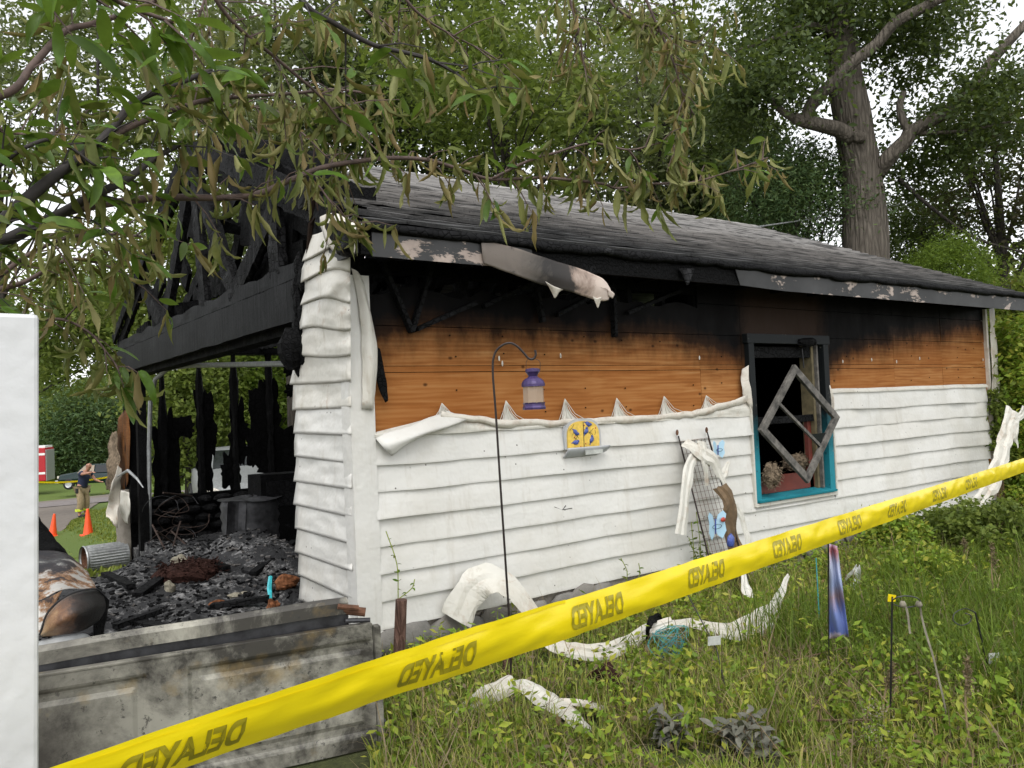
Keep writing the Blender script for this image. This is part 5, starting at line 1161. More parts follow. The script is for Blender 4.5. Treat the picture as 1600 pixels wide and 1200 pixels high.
for i in range(9):
    c = on(random.uniform(245,320), random.uniform(785,850), 1, 6.3+.3*random.random()); pts = []
    R_ = random.uniform(.15,.38)
    for k in range(7): a = k*.75+i; pts.append((c.x+R_*math.cos(a)*random.uniform(.7,1.2), c.y+.15*math.sin(a*2), max(.1, c.z+R_*.6*math.sin(a))))
    one(MB().tube(smoothline(pts, 5), .0045, 5), 'burnt_wire', 'rust_dark' if i % 3 else 'steel_burnt', ['largest','smallest','topmost','lowest','leftmost','rightmost','frontmost','straightest','most crumpled'][i]+' burnt wire loop in the tangle by the far inner left corner', 'wire', 'tangle of burnt wires')
for ri_, (a, b) in enumerate([((262,905),(238,820)),((268,880),(282,815)),((245,830),(290,862)),((300,890),(268,830)),((255,770),(300,775))]):
    p = on(*a, 1, 5.6); q = on(*b, 1, 6.2); p.z = max(.1, p.z); one(MB().tube([p, q], .011, 6), 'burnt_rod', 'rust_dark', ['long rusty rod leaning left','rusty rod leaning steeply right','short rusty rod leaning right','rusty rod leaning left over the debris','nearly level rusty rod on top'][ri_]+' in the tangle inside the garage', 'rod', 'leaning burnt rods')

# --- fallen garage door sections
pR = fl(590,1170); pL = Vector((-3.0, -.72, 0)); dr = (pL-pR); dr.z = 0; LD = dr.length; dr.normalize(); nr = Vector((dr.y, -dr.x, 0)); 
if nr.dot(Vector(CAMP)-pR) < 0: nr = -nr
DO = root('fallen_garage_door', tuple(pR), 'smoke-stained garage door section standing on its edge in front of the opening', 'garage door section')
def dpanel(off, lean, hgt, z0, shift=0):
    def f(u, v):
        x = LD*u; z = hgt*v; d = .0
        cell = 1.02; cx_ = (x+.10) % cell; 
        if .10 < cx_ < cell-.06 and .07 < z < hgt-.07:
            m_ = min(cx_-.10, cell-.06-cx_, z-.07, hgt-.07-z); d = -.012 if m_ > .018 else -.012*m_/.018
            m2 = m_-.05
            if m2 > 0: d += min(.010, m2*.5)
        d += .006*nz(x*1.3, z*2, off)
        p = pR+dr*(x+shift)+nr*(off+d+lean*z); return (p.x, p.y, z0+z)
    return f
MB().grid(dpanel(0, -.03, .60, .01), 280, 56).build('panel', M['door'], DO, smooth=False)
def edgebox(off, z, wd, hh, name, mat, a=0, b=None, parent=DO):
    b = LD if b is None else b; m_ = MB()
    def q(x, o, zz): p = pR+dr*x+nr*o; return (p.x, p.y, zz)
    vs = [q(a, off, z), q(b, off, z), q(b, off-wd, z), q(a, off-wd, z), q(a, off, z+hh), q(b, off, z+hh), q(b, off-wd, z+hh), q(a, off-wd, z+hh)]
    return m_.add(vs, [(0,1,2,3),(7,6,5,4),(0,4,5,1),(1,5,6,2),(2,6,7,3),(3,7,4,0)]).build(name, M[mat], parent, bevel=.003)
edgebox(-.016, .60, .045, .012, 'top_lip', 'door'); edgebox(.012, .0, .05, .60, 'end_stile', 'door', -.035, -.004)
def q_(x, o, z): p = pR+dr*x+nr*o; return Vector((p.x, p.y, z))
for zz in (.12, .45): MB().tube([q_(-.05, -.02, zz), q_(-.012, -.02, zz)], .012, 8).build('hinge_pin', M['steel_burnt'], DO)
D2 = root('folded_door_section', tuple(pR), 'upper garage door section folded behind the front one, its ribbed edge showing', 'garage door section')
def rib(u, v):
    prof = [(-.075,.66),(-.078,.715),(-.088,.728),(-.10,.722),(-.108,.735),(-.128,.733),(-.132,.722),(-.15,.720),(-.16,.70)]
    k = v*(len(prof)-1); i = min(int(k), len(prof)-2); t = k-i; o = prof[i][0]*(1-t)+prof[i+1][0]*t; z = prof[i][1]*(1-t)+prof[i+1][1]*t
    x = .10+(LD-.1)*u; p = q_(x, o-.05*u+.012*nz(x*1.1, 3), z-.10*u*u+.006*nz(x*2)); 
    return tuple(p)
MB().grid(rib, 60, 16).build('ribbed_edge', M['door'], D2, smooth=False)
MB().grid(lambda u, v: tuple(q_(.10+(LD-.1)*u, -.085-.05*u-.04*(1-v), .03+(.64-.10*u*u)*v)), 40, 6).build('panel', M['steel_burnt'], D2)
MB().grid(lambda u, v: tuple(q_(.10+(LD-.1)*u, -.16-.05*u, .05+(.65-.10*u*u)*v)), 40, 6).build('back_panel', M['door'], D2)
MB().tube([q_(.02, -.06, .66), q_(.13, -.10, .68)], .022, 10).build('roller', M['rust'], D2); MB().tube([q_(.0, -.05, .62), q_(.12, -.07, .63)], .012, 8).build('roller_axle', M['steel_burnt'], D2)
MB().tube([q_(.06, -.04, .69), q_(.16, -.05, .71)], .014, 8).build('hinge', M['rust'], D2)

# --- cars
def loft(T, name, mat, st, smooth=True):
    """st: list of (x, [(y,z)...]) half sections from sill to centre line; mirrored"""
    mb = MB(); n = len(st[0][1])
    for x, sec in st:
        full = [(-y, z) for y, z in sec]+[(y, z) for y, z in sec[::-1][1:]]
        for y, z in full: mb.v.append((x, y, z))
    k = 2*n-1
    for i in range(len(st)-1):
        for j in range(k-1): mb.f.append((i*k+j, (i+1)*k+j, (i+1)*k+j+1, i*k+j+1))
    mb.f.append(tuple(range(k))); mb.f.append(tuple((len(st)-1)*k+j for j in range(k))[::-1])
    return local(mb, name, mat, T, smooth)
def sec(w_, zb, zs, zr, wr): return [(w_*.86, zb), (w_*.98, zb+.12), (w_, (zb+zs)/2), (w_*.97, zs), (w_*.90, zs+.02), (wr, zr-.03), (wr*.8, zr), (0, zr+.02)]
def wheel(T, x, y, r=.32, mat='rubber'):
    rot = Matrix.Rotation(math.pi/2, 3, 'X'); w_ = local(MB().lathe((x, y, r), [(r*.62,-.10),(r*.95,-.11),(r,-.07),(r,.07),(r*.95,.11),(r*.62,.10)], 20, rot=rot), 'tyre', mat, T, True)
    m_ = MB().lathe((x, y, r), [(.001,-.06),(r*.2,-.085),(r*.5,-.05),(r*.63,-.09)], 16, rot=rot); m_.lathe((x, y, r), [(.001,.06),(r*.2,.085),(r*.5,.05),(r*.63,.09)], 16, rot=rot); o = local(m_, 'rim', 'alu', T, True)
def sedan(label, loc, rz, mats, group=None, name='burned_car'):
    T = root(name, loc, label, 'car', group); T.rotation_euler = (0, 0, rz)
    body, bump, glass = mats
    st = [(2.28,sec(.62,.35,.55,.60,.5)),(2.15,sec(.76,.25,.64,.70,.6)),(1.95,sec(.83,.22,.72,.79,.66)),(1.5,sec(.86,.22,.82,.90,.7)),(1.0,sec(.87,.22,.88,.98,.7)),(.72,sec(.87,.22,.90,1.03,.68)),(.1,sec(.87,.22,.92,1.36,.56)),(-.9,sec(.87,.22,.93,1.40,.56)),(-1.5,sec(.86,.24,.93,1.10,.62)),(-1.7,sec(.85,.26,.92,1.0,.66)),(-2.2,sec(.80,.30,.85,.95,.66)),(-2.35,sec(.68,.35,.7,.8,.5))]
    loft(T, 'body', body, st)
    local(MB().grid(lambda u, v: (2.20+.14*math.sin(math.pi*u)+.03*math.sin(v*3.14), -.84+1.68*u, .26+.27*v), 16, 6), 'bumper', bump, T, True, solid=.03)
    for s in (-1, 1):
        local(MB().grid(lambda u, v: (2.275-.52*u**1.5-.02*v, s*(.60+.275*math.sin(u*1.45)), .545+.055*u+(.175*v)*math.sin(math.pi*min(1, .15+u*.85))**.7), 14, 5), 'headlight', 'lens' if body == 'carpaint' else 'headlamp', T, True, solid=.02)
        wheel(T, 1.45, s*.80, .31); wheel(T, -1.45, s*.80, .31)
        local(MB().add([(.55,s*.80,.95),(-.05,s*.64,1.30),(-.85,s*.64,1.33),(-1.35,s*.79,.97)], [(0,1,2,3)]), 'side_window', glass, T, solid=.01)
    local(MB().add([(.78,-.62,1.02),(.78,.62,1.02),(.14,.52,1.36),(.14,-.52,1.36)], [(0,1,2,3)]), 'windscreen', glass, T, solid=.01)
    return T
CARX, CARY = -1.95-2.30, .55
c_ = sedan('burnt silver car with scorched hood and melted headlight at the left, behind the folded door', (CARX, CARY, .15), 0.0, ('carpaint', 'bumper', 'glass_dark'), 'burned cars')
CN = c_
def csheet(name, mat, rows, **k):
    o = sheet(name, [[at(*q) for q in rw] for rw in rows], mat, None, **k); o.parent = CN; o.matrix_parent_inverse = Matrix.Translation(-Vector(CN.location)); return o
csheet('windscreen_base', 'char', [[(-60,735,5.4),(20,752,5.6),(52,792,5.8),(66,818,5.9)],[(-60,800,5.2),(20,810,5.3),(70,828,5.5),(88,846,5.6)],[(-60,858,4.9),(30,858,5.0),(90,862,5.15),(110,866,5.3)]], wr=.015, nu=8, nv=8)
csheet('hood', 'carpaint', [[(-60,858,4.9),(30,858,5.0),(90,862,5.15),(112,867,5.3)],[(-60,905,4.6),(40,896,4.62),(105,884,4.75),(135,892,4.95)],[(-60,958,4.3),(40,944,4.3),(95,922,4.4),(150,921,4.6)]], wr=.012, nu=8, nv=8)
csheet('fender_front', 'carpaint', [[(-60,960,4.29),(20,958,4.27),(62,940,4.27),(98,922,4.38)],[(-60,1000,4.2),(10,1000,4.18),(40,985,4.17),(64,985,4.17)],[(-60,1012,4.2),(10,1010,4.17),(50,1000,4.17),(64,996,4.17)]], wr=.006, nu=6, nv=6)
csheet('headlight', 'lens', [[(62,991,4.15),(78,957,4.17),(108,930,4.24),(145,922,4.42),(160,930,4.55)],[(64,993,4.12),(90,972,4.09),(118,955,4.12),(148,944,4.28),(164,945,4.5)],[(66,995,4.14),(96,992,4.14),(126,986,4.20),(152,972,4.36),(163,955,4.55)]], wr=.004, nu=8, nv=8)
_t = MB().tube(smoothline([at(62,992,4.13), at(76,955,4.15), at(108,929,4.21), at(147,920,4.40), at(163,930,4.55)], 5), .005, 6).build('headlight_seam', M['rubber'], None); _t.parent = CN; _t.matrix_parent_inverse = Matrix.Translation(-Vector(CN.location))
csheet('bumper', 'bumper', [[(-60,1020,4.2),(40,1006,4.14),(95,994,4.16),(132,990,4.24),(146,1000,4.4)],[(-60,1036,4.12),(40,1022,4.07),(100,1010,4.09),(136,1008,4.18),(148,1014,4.4)],[(-60,1040,4.14),(40,1027,4.09),(100,1015,4.11),(136,1013,4.2),(148,1018,4.4)],[(-60,1085,4.12),(40,1070,4.08),(100,1056,4.11),(138,1050,4.2),(149,1050,4.4)]], wr=.003, nu=6, nv=8)
csheet('burnt_wing_edge', 'char', [[(148,922,4.45),(160,925,4.6),(168,935,4.8)],[(146,975,4.4),(160,962,4.55),(166,960,4.8)],[(147,1010,4.42),(156,1010,4.5),(158,1008,4.7)],[(148,1050,4.42),(156,1050,4.5),(157,1050,4.7)]], wr=.02, nu=6, nv=6)
cc_ = at(375, 745, 17.5); CS = sedan('burnt-out pale car seen through the gaps of the far wall', (cc_.x, cc_.y, gz(cc_.x, cc_.y)), -1.75, ('steel', 'char', 'glass_dark'), 'burned cars')
# --- SUV, fire engine
p = gp(140, 765); p = at(150, 762, 58); SU = root('parked_suv', (p.x, p.y, p.z), 'dark green off-road vehicle parked on the road behind the firefighter', 'car')
az = math.atan2(-RT[1], -RT[0]); SU.rotation_euler = (0, 0, az)
st = [(2.25,sec(.80,.45,.85,.92,.7)),(2.1,sec(.86,.40,.95,1.05,.72)),(1.2,sec(.88,.38,1.05,1.16,.74)),(.95,sec(.88,.38,1.07,1.20,.72)),(.45,sec(.88,.38,1.08,1.66,.62)),(-1.9,sec(.88,.38,1.08,1.70,.64)),(-2.25,sec(.86,.42,1.05,1.62,.62)),(-2.35,sec(.82,.45,1.0,1.1,.62))]
loft(SU, 'body', 'green_car', st)
for s in (-1, 1):
    wheel(SU, 1.45, s*.82, .38); wheel(SU, -1.45, s*.82, .38)
    local(MB().add([(.85,s*.86,1.12),(.38,s*.70,1.60),(-.3,s*.70,1.62),(-.3,s*.86,1.12)], [(0,1,2,3)]), 'side_window', 'pane', SU, solid=.02)
    local(MB().add([(-.4,s*.87,1.12),(-.4,s*.71,1.62),(-1.8,s*.71,1.62),(-1.9,s*.87,1.12)], [(0,1,2,3)]), 'side_window', 'glass_dark', SU, solid=.02)
    local(MB().box((2.12, s*.70-.12, .78), (2.27, s*.70+.12, .95)), 'headlight', 'headlamp', SU, bevel=.02)
local(MB().box((2.2, -.85, .45), (2.42, .85, .66)), 'bumper', 'alu', SU, bevel=.03)
p = at(60, 758, 62); FT = root('fire_engine', (p.x, p.y, p.z), 'red and white fire engine parked at the far left edge behind the white post', 'fire engine'); FT.rotation_euler = (0, 0, az)
FT.location = at(80, 759, 62); FT.rotation_euler = (0, 0, az+.27)
local(MB().box((.06, -1.2, .45), (7.5, 1.2, 2.9)), 'body', 'fire_red', FT, bevel=.04)
local(MB().box((.0, -1.15, .45), (.055, 1.15, 2.75)), 'rear_body', 'alu', FT, bevel=.04)
for z in (.95, 2.35): 
    for s in (-1, 1): local(MB().box((.08, s*1.205-.004, z), (7.5, s*1.205+.004, z+.16)), 'stripe', 'white_paint', FT)
for s in (-1, 1):
    for k in range(4): local(MB().box((1.2+1.5*k, s*1.215-.006, 1.2), (2.4+1.5*k, s*1.215+.006, 2.25)), 'locker_door', 'fire_red', FT)
    for x in (1.6, 5.8): wheel(FT, x, s*1.05, .5)
local(MB().box((.1, -1.0, 2.76), (7.4, 1.0, 3.05)), 'hose_bed', 'white_paint', FT)
local(MB().box((7.5, -1.2, .5), (9.4, 1.2, 2.6)), 'cab', 'fire_red', FT, bevel=.05)
# --- cones
def cone(px, pytop, pybot, d, lb, tilt=0):
    b = at(px, pybot, d); h = (pybot-pytop)*d/FPX; T = root('traffic_cone', tuple(b), lb, 'traffic cone', 'orange traffic cones on the lawn and drive'); T.rotation_euler = (0, tilt, 0)
    local(MB().lathe((0,0,0), [(h*.19, .03), (h*.175, h*.10), (h*.115, h*.5), (h*.055, h*.95), (h*.05, h), (.001, h)], 18), 'cone_body', 'cone', T, True); local(MB().box((-h*.26, -h*.26, 0), (h*.26, h*.26, .035)), 'base', 'cone', T, bevel=.008)
cone(138, 795, 837, 21.5, 'largest orange cone, standing on the grass below the firefighter')
cone(82, 803, 838, 23, 'orange cone farthest left beside the burnt car', .1)
cone(172, 806, 822, 30, 'orange cone mostly hidden behind the melted siding at the corner')
# --- trash can lying on its side
p = at(168, 880, 10.9); TC = root('trash_can', (p.x, p.y, gz(p.x, p.y)), 'ribbed galvanised trash can lying on its side on the grass', 'trash can')
ax = Vector((RT[0]*.72+FW[0]*.70, RT[1]*.72+FW[1]*.70, 0)).normalized(); rot = Vector((0,0,1)).rotation_difference(ax).to_matrix(); r = .175; cz_ = gz(p.x, p.y)+r+.01
prof = [(r, 0), (r*1.04, .015), (r, .03)]+[(r*(.995-.01*k/10), .03+.5*k/10) for k in range(11)]
mb = MB(); n = 60; b0 = 0
for rr_, hh_ in prof+[(r*.985, .53)]:
    for k in range(n):
        a = 2*math.pi*k/n; r2 = rr_*(1+(.03 if k % 2 else -.03)*(1 if .04 < hh_ < .5 else 0)); q = rot @ Vector((r2*math.cos(a), r2*math.sin(a), hh_-.3)); mb.v.append((q.x, q.y, q.z+cz_-TC.location.z))
for i in range(len(prof)):
    for k in range(n): mb.f.append((i*n+k, i*n+(k+1) % n, (i+1)*n+(k+1) % n, (i+1)*n+k))
local(mb, 'can', 'steel', TC, False)
mb = MB(); mb.lathe((0, 0, cz_-TC.location.z), [(.001, -.22), (r*.97, -.22), (r*.98, -.27)], 24, rot=rot); local(mb, 'inside', 'rust', TC)
# --- firefighter
pf = at(129, 808, 26.6); FF = root('person', (pf.x, pf.y, pf.z), 'bald firefighter in navy T-shirt and tan bunker trousers reaching to the right, head turned down', 'person'); FF.rotation_euler = (0, 0, math.atan2(RT[1], RT[0])-.35)
def skin(T, name, mat, verts, edges, radii, rootv=0, sub=2):
    me = bpy.data.meshes.new(name); me.from_pydata(verts, edges, []); me.materials.append(M[mat]); o = bpy.data.objects.new(name, me); COL.objects.link(o); o.parent = T
    m_ = o.modifiers.new('skin', 'SKIN'); m_.use_smooth_shade = True
    for i, d in enumerate(me.skin_vertices[0].data): d.radius = radii[i] if isinstance(radii[i], tuple) else (radii[i], radii[i]); d.use_root = (i == rootv)
    s_ = o.modifiers.new('sub', 'SUBSURF'); s_.levels = sub; s_.render_levels = sub; return o
# x forward, y left; torso leaning forward
V_ = [(0,0,.95),(.05,0,1.12),(.13,0,1.30),(.18,0,1.43),(.24,0,1.50),(.30,0,1.57),(.33,0,1.66),(.32,0,1.73),
      (0,.10,.90),(.05,.12,.52),(-.02,.13,.12),(.02,.13,.04),(.16,.14,.03),
      (0,-.10,.90),(.10,-.12,.50),(.02,-.14,.12),(.06,-.14,.04),(.20,-.15,.03),
      (.17,.20,1.40),(.30,.25,1.18),(.52,.24,1.12),
      (.18,-.20,1.40),(.45,-.24,1.42),(.72,-.25,1.46)]
E_2 = [(0,1),(1,2),(2,3),(3,4),(4,5),(5,6),(6,7),(0,8),(8,9),(9,10),(10,11),(11,12),(0,13),(13,14),(14,15),(15,16),(16,17),(3,18),(18,19),(19,20),(3,21),(21,22),(22,23)]
Rd = [(.13,.15),(.12,.14),(.125,.16),(.10,.14),.06,.075,.098,.07,.10,.075,.05,.05,.035,.10,.075,.05,.05,.035,.06,.042,.028,.06,.042,.028]
skin(FF, 'body', 'skin', V_, E_2, Rd)
skin(FF, 't_shirt', 'navy', [(-.02,0,.90),(.05,0,1.12),(.13,0,1.30),(.18,0,1.43),(.215,0,1.475),(.17,.19,1.41),(.235,.225,1.29),(.18,-.19,1.41),(.32,-.22,1.415)], [(0,1),(1,2),(2,3),(3,4),(3,5),(5,6),(3,7),(7,8)], [(.16,.19),(.15,.175),(.15,.185),(.125,.165),.075,.08,.065,.08,.065])
skin(FF, 'trousers', 'tan', [(0,0,.93),(0,.10,.88),(.05,.13,.52),(-.02,.14,.16),(0,-.10,.88),(.10,-.13,.50),(.02,-.15,.16)], [(0,1),(1,2),(2,3),(0,4),(4,5),(5,6)], [(.16,.17),.125,.11,.10,.125,.11,.10])
for (x, y) in ((-.02,.14),(.02,-.15)): local(MB().lathe((x, y, .24), [(.112,-.04),(.116,0),(.112,.04)], 14), 'reflective_stripe', 'hivis', FF); 
for (x, y) in ((0,.13),(.05,-.14)):
    mb = MB(); boulder(mb, (x+.06, y, .05), .1, (1.5,.55,.5), 2, 10, 6); local(mb, 'boot', 'rubber', FF, True)
local(MB().lathe((.0, 0, .98), [(.17,-.04),(.178,0),(.17,.04)], 18), 'belt', 'rubber', FF)
for (x, y, z) in [(-.10,.15,.88),(.08,.18,.86),(.02,-.19,.87)]: local(MB().box((x-.05,y-.04,z-.09),(x+.05,y+.04,z+.07)), 'belt_pouch', 'rubber', FF, bevel=.015)
local(MB().tube([(.40,0,1.655),(.435,0,1.63),(.405,0,1.615)], [.012,.018,.01], 6), 'nose', 'skin', FF)
for s in (-1, 1):
    mb = MB(); boulder(mb, (.325, s*.098, 1.655), .03, (.7,.35,1.1), 1, 8, 6); local(mb, 'ear', 'skin', FF, True)
    mb = MB(); boulder(mb, (.405, s*.035, 1.675), .010, (1,1,1), 1, 6, 4); local(mb, 'eye', 'rubber', FF, True)
local(MB().tube([(.395,-.03,1.595),(.402,0,1.595),(.395,.03,1.595)], .006, 5), 'mouth', 'red_brown', FF)
for (bx, by, bz, s) in [(.74,-.25,1.46,-1),(.55,.24,1.115,1)]:
    for k in range(4): local(MB().tube([(bx-.02, by+(k-1.5)*.018, bz+.005), (bx+.05, by+(k-1.5)*.02, bz), (bx+.085+.01*(k in (1,2)), by+(k-1.5)*.02, bz-.02)], [.011,.010,.007], 6), 'finger', 'skin', FF)
    local(MB().tube([(bx-.03, by-s*.025, bz), (bx+.02, by-s*.055, bz+.0), (bx+.05, by-s*.06, bz-.015)], [.012,.011,.008], 6), 'thumb', 'skin', FF)
# far tape
a = at(30, 752, 25.5); b = at(172, 745, 27.5); d_ = Vector((0,0,.026))
one(MB().grid(lambda u, v: tuple(a.lerp(b, u)+d_*(v-.5)*2-Vector((0,0,.10*math.sin(u*3.14)))), 16, 1), 'far_barrier_tape', 'tape', 'thin yellow barrier tape strung across the driveway by the firefighter', 'barrier tape', solid=.001)
# ================================================================== NEAR POST, TAPE
pp = at(-6, 486, 1.18); ps = at(59, 486, 1.18)
PO = root('fence_post', (pp.x, pp.y, 0), 'smooth white vinyl post filling the left edge of the view', 'fence post'); PO.location = Vector((pp.x, pp.y, 0))-Vector((RT[0], RT[1], 0))*.0465; PO.rotation_euler = (0, math.radians(1.25), math.atan2(RT[1], RT[0])+math.radians(30.5)); hw = (ps-pp).length*.90
local(MB().box((-hw, -.01, -.1), (hw, 2*hw-.01, pp.z)), 'post', 'post_white', PO, bevel=.006)
TA = at(110, 1230, 1788/1883); TB2 = at(1700, 693, 1788/293.)
def tape_pt(s, v):                        # s metres from TA, v 0..1 across
    tt = s/(TB2-TA).length; c = TA.lerp(TB2, tt); t_ = (TB2-TA).normalized()
    nh = t_.cross(Vector((0,0,1))).normalized()
    if nh.dot(Vector(CAMP)-c) < 0: nh = -nh
    px = 1993-1788/((c-Vector(CAMP)).dot(Vector(FW)))
    tilt = math.radians(interp([(0,33),(400,31),(640,26),(887,3),(1150,0),(1300,0),(1700,0)], px))
    w_ = .0762; up_ = Vector((0,0,1))*math.cos(tilt)+nh*math.sin(tilt)
    q = (v-.5); return c+up_*w_*q+nh*(.010*math.sin(v*3.14)+.004*nz(s*6, v*2)+.0035*nz(s*17, v*3.5, 4)+.002*nz(s*40, v*2, 7))
LT = (TB2-TA).length
BT_ = root('barrier_tape', tuple(TA), 'wide yellow barrier tape printed DELAYED, seen from behind, stretched across the garden', 'barrier tape')
nU = 420; MB().grid(lambda u, v: tuple(tape_pt(-.35+(LT+.5)*u, v)), nU, 10).build('ribbon', M['tape'], BT_, smooth=True)
MB().grid(lambda u, v: tuple(tape_pt(-.1+1.0*u, .90+.10*v*math.sin(u*3.14))+Vector((0,0,.004+.006*v))), 40, 2).build('folded_edge', M['tape'], BT_, smooth=True)
fc = bpy.data.curves.new('text', 'FONT'); fc.body = 'DELAYED'; fc.size = 1; fc.offset = .038; fc.shear = 0; fo = bpy.data.objects.new('text', fc); COL.objects.link(fo)
dg = bpy.context.evaluated_depsgraph_get(); tm = bpy.data.meshes.new_from_object(fo.evaluated_get(dg)); bpy.data.objects.remove(fo)
import bmesh
bm = bmesh.new(); bm.from_mesh(tm); bmesh.ops.triangulate(bm, faces=bm.faces); bmesh.ops.subdivide_edges(bm, edges=bm.edges, cuts=1); bm.verts.ensure_lookup_table()
tv = np.array([v.co for v in bm.verts]); tf = [tuple(v.index for v in f.verts) for f in bm.faces]; bm.free()
tv[:, 0] -= tv[:, 0].min(); Wt = tv[:, 0].max(); tv[:, 1] -= tv[:, 1].min(); Ht = tv[:, 1].max()
def s_of(px):                             # arc length for a photo column
    d = 1788/(1993-px); d0 = 1788/1883.; return LT*(d-d0)/(1788/293.-d0)
anch = [(178,378),(617,737),(887,968),(1070,1127),(1204,1248),(1306,1341),(1384,1413),(1454,1476),(1506,1524)]
for (xa, xb) in anch:
    sa, sb = s_of(xa), s_of(xb); mb = MB()
    for v in tv:
        s = sa+(sb-sa)*(1-v[0]/Wt); q = .20+.60*v[1]/Ht; p = tape_pt(s, q); n_ = (Vector(CAMP)-p).normalized(); mb.v.append(tuple(p+n_*.0025))
    mb.f = tf; mb.build('lettering', M['tape_ink'], BT_)
# ================================================================== GARDEN THINGS
hb = fl(797, 1095); HK = root('shepherd_hook', tuple(hb), 'slim dark shepherd hook pole standing in front of the wall', 'plant hook'); fd = (hb-Vector(CAMP)).dot(Vector(FW))
hp = smoothline([hb-Vector((0,0,.15)), at(797,1000,fd), at(790,880,fd), at(782,760,fd), at(775,650,fd), at(770,580,fd), at(773,553,fd), at(784,540,fd), at(797,536,fd), at(808,541,fd), at(818,551,fd), at(826,560,fd), at(833,561,fd), at(837,555,fd), at(836,547,fd)], 6)
MB().tube(hp, .0065, 8).build('pole', M['iron_brown'], HK, smooth=True)
LN = root('lantern', tuple(at(832,640,fd)), 'small purple metal lantern with glass panes hanging from the hook', 'lantern')
lc = at(833, 600, fd); sc = fd/FPX
def lp(r, y): return (r*sc, (640-y)*sc)
def llathe(prof, name, mat, n=8, **k):
    return MB().lathe((lc.x, lc.y, at(833,640,fd).z), [lp(*q) for q in prof], n).build(name, M[mat], LN, **k)
llathe([(1,640),(18,640),(18.5,637),(17,634),(17,631),(18,629),(1,629)], 'base', 'purple', 8)
llathe([(18.5,604),(18.5,600),(17,596),(13,592),(9,590),(7,588),(9,584),(11.5,581),(11.5,577),(9,576),(1,575)], 'top', 'purple', 16, smooth=False)
for k in range(8):
    a = (k+.5)*math.pi/4; a2 = (k+1.5)*math.pi/4; z0 = at(833,630,fd).z; z1 = at(833,603,fd).z; R_ = 17.5*sc
    p = Vector((lc.x+R_*math.cos(a), lc.y+R_*math.sin(a), 0)); q = Vector((lc.x+R_*math.cos(a2), lc.y+R_*math.sin(a2), 0))
    MB().beam((p.x, p.y, z0), (p.x, p.y, z1), .009, .009).build('corner_strut', M['purple'], LN)
    MB().add([(p.x*.96+lc.x*.04, p.y*.96+lc.y*.04, z0), (q.x*.96+lc.x*.04, q.y*.96+lc.y*.04, z0), (q.x*.96+lc.x*.04, q.y*.96+lc.y*.04, z1), (p.x*.96+lc.x*.04, p.y*.96+lc.y*.04, z1)], [(0,1,2,3)]).build('pane', M['pane'], LN)
MB().tube([at(822,578,fd), at(822,566,fd), at(824,562,fd), at(832,559,fd), at(842,563,fd), at(844,567,fd), at(844,578,fd)], .0016, 5).build('handle', M['iron_brown'], LN)
# plaque
PQ = root('bird_plaque', tuple(wl(908,714,.05)), 'arched yellow plaque with blue birds and grey tray hanging on the siding', 'wall plaque')
x0, x1 = wl(884,700,.05).x, wl(935,700,.05).x; zb_, zt_ = wl(908,700,.05).z, wl(908,657,.05).z; xm = (x0+x1)/2; hw = (x1-x0)/2
def arch(s, y0, y1, dz=0):
    mb = MB(); n = 20; o = []
    for k in range(n+1):
        a = math.pi*k/n; o.append((xm+hw*s*math.copysign(abs(math.cos(a))**.75, math.cos(a)), zb_+dz+(zt_-zb_)*.42+((zt_-zb_)*.58*s)*math.sin(a)**.8))
    o = [(xm+hw*s, zb_-.0+dz)]+o+[(xm-hw*s, zb_+dz)]; m_ = len(o)
    mb.v = [(x, -y0, z) for x, z in o]+[(x, -y1, z) for x, z in o]; mb.f = [tuple(range(m_)), tuple(range(m_, 2*m_))[::-1]]+[(k, (k+1) % m_, m_+(k+1) % m_, m_+k) for k in range(m_)]
    return mb
arch(1.10, .035, .062).build('backing', M['grey_plastic'], PQ, bevel=.004); arch(.97, .062, .072).build('face', M['yel_ceramic'], PQ)
MB().box((xm-.003, -.0745, zb_), (xm+.003, -.0722, zt_-.01)).build('centre_groove', M['dkgreen_glaze'], PQ)
MB().grid(lambda u, v: (x0-.03+(x1-x0+.10)*u, -.05-.06*math.sin(v*1.6), zb_+.01-.075*(1-v)*(1-.35*u**6)), 12, 6).build('tray', M['grey_plastic'], PQ, smooth=True, solid=.01)
MB().box((xm-.03, -.122, zb_-.050), (xm+.15, -.114, zb_-.016)).build('label_plate', M['tag'], PQ)
for (bx, bz, an) in [(-.48,.58,.9),(-.50,.22,.1),(.16,.60,-.8),(.48,.28,-.9),(.30,.86,.6)]:
    c = Vector((xm+hw*bx, -.074, zb_+(zt_-zb_)*bz)); mb = MB(); boulder(mb, (0,0,0), .021, (1.35,.35,.85), 3, 10, 7); boulder(mb, (.024,0,.012), .011, (1,.6,1), 3, 8, 6)
    mb.add([(-.02,0,.006),(-.045,0,-.004),(-.043,0,-.012),(-.018,0,-.006)], [(0,1,2,3)])
    Rr = Matrix.Rotation(an, 3, 'Y'); mb.v = [tuple(Rr @ Vector(v)+c) for v in mb.v]; mb.build('bird_relief', M['bird_blue'], PQ, smooth=True)
for i in range(12):
    a = random.uniform(-.9,.9); zz = random.uniform(.08,.75); p = Vector((xm+hw*a, -.0735, zb_+(zt_-zb_)*zz)); mb = MB(); q = p+Vector((random.uniform(-.05,.05), 0, random.uniform(.02,.05)))
    q.x = min(max(q.x, xm-hw*.85), xm+hw*.85); mb.tube([p, p.lerp(q, .5)+Vector((.006,0,0)), q], .0014, 4); mb.build('twig_relief', M['dkgreen_glaze'], PQ)
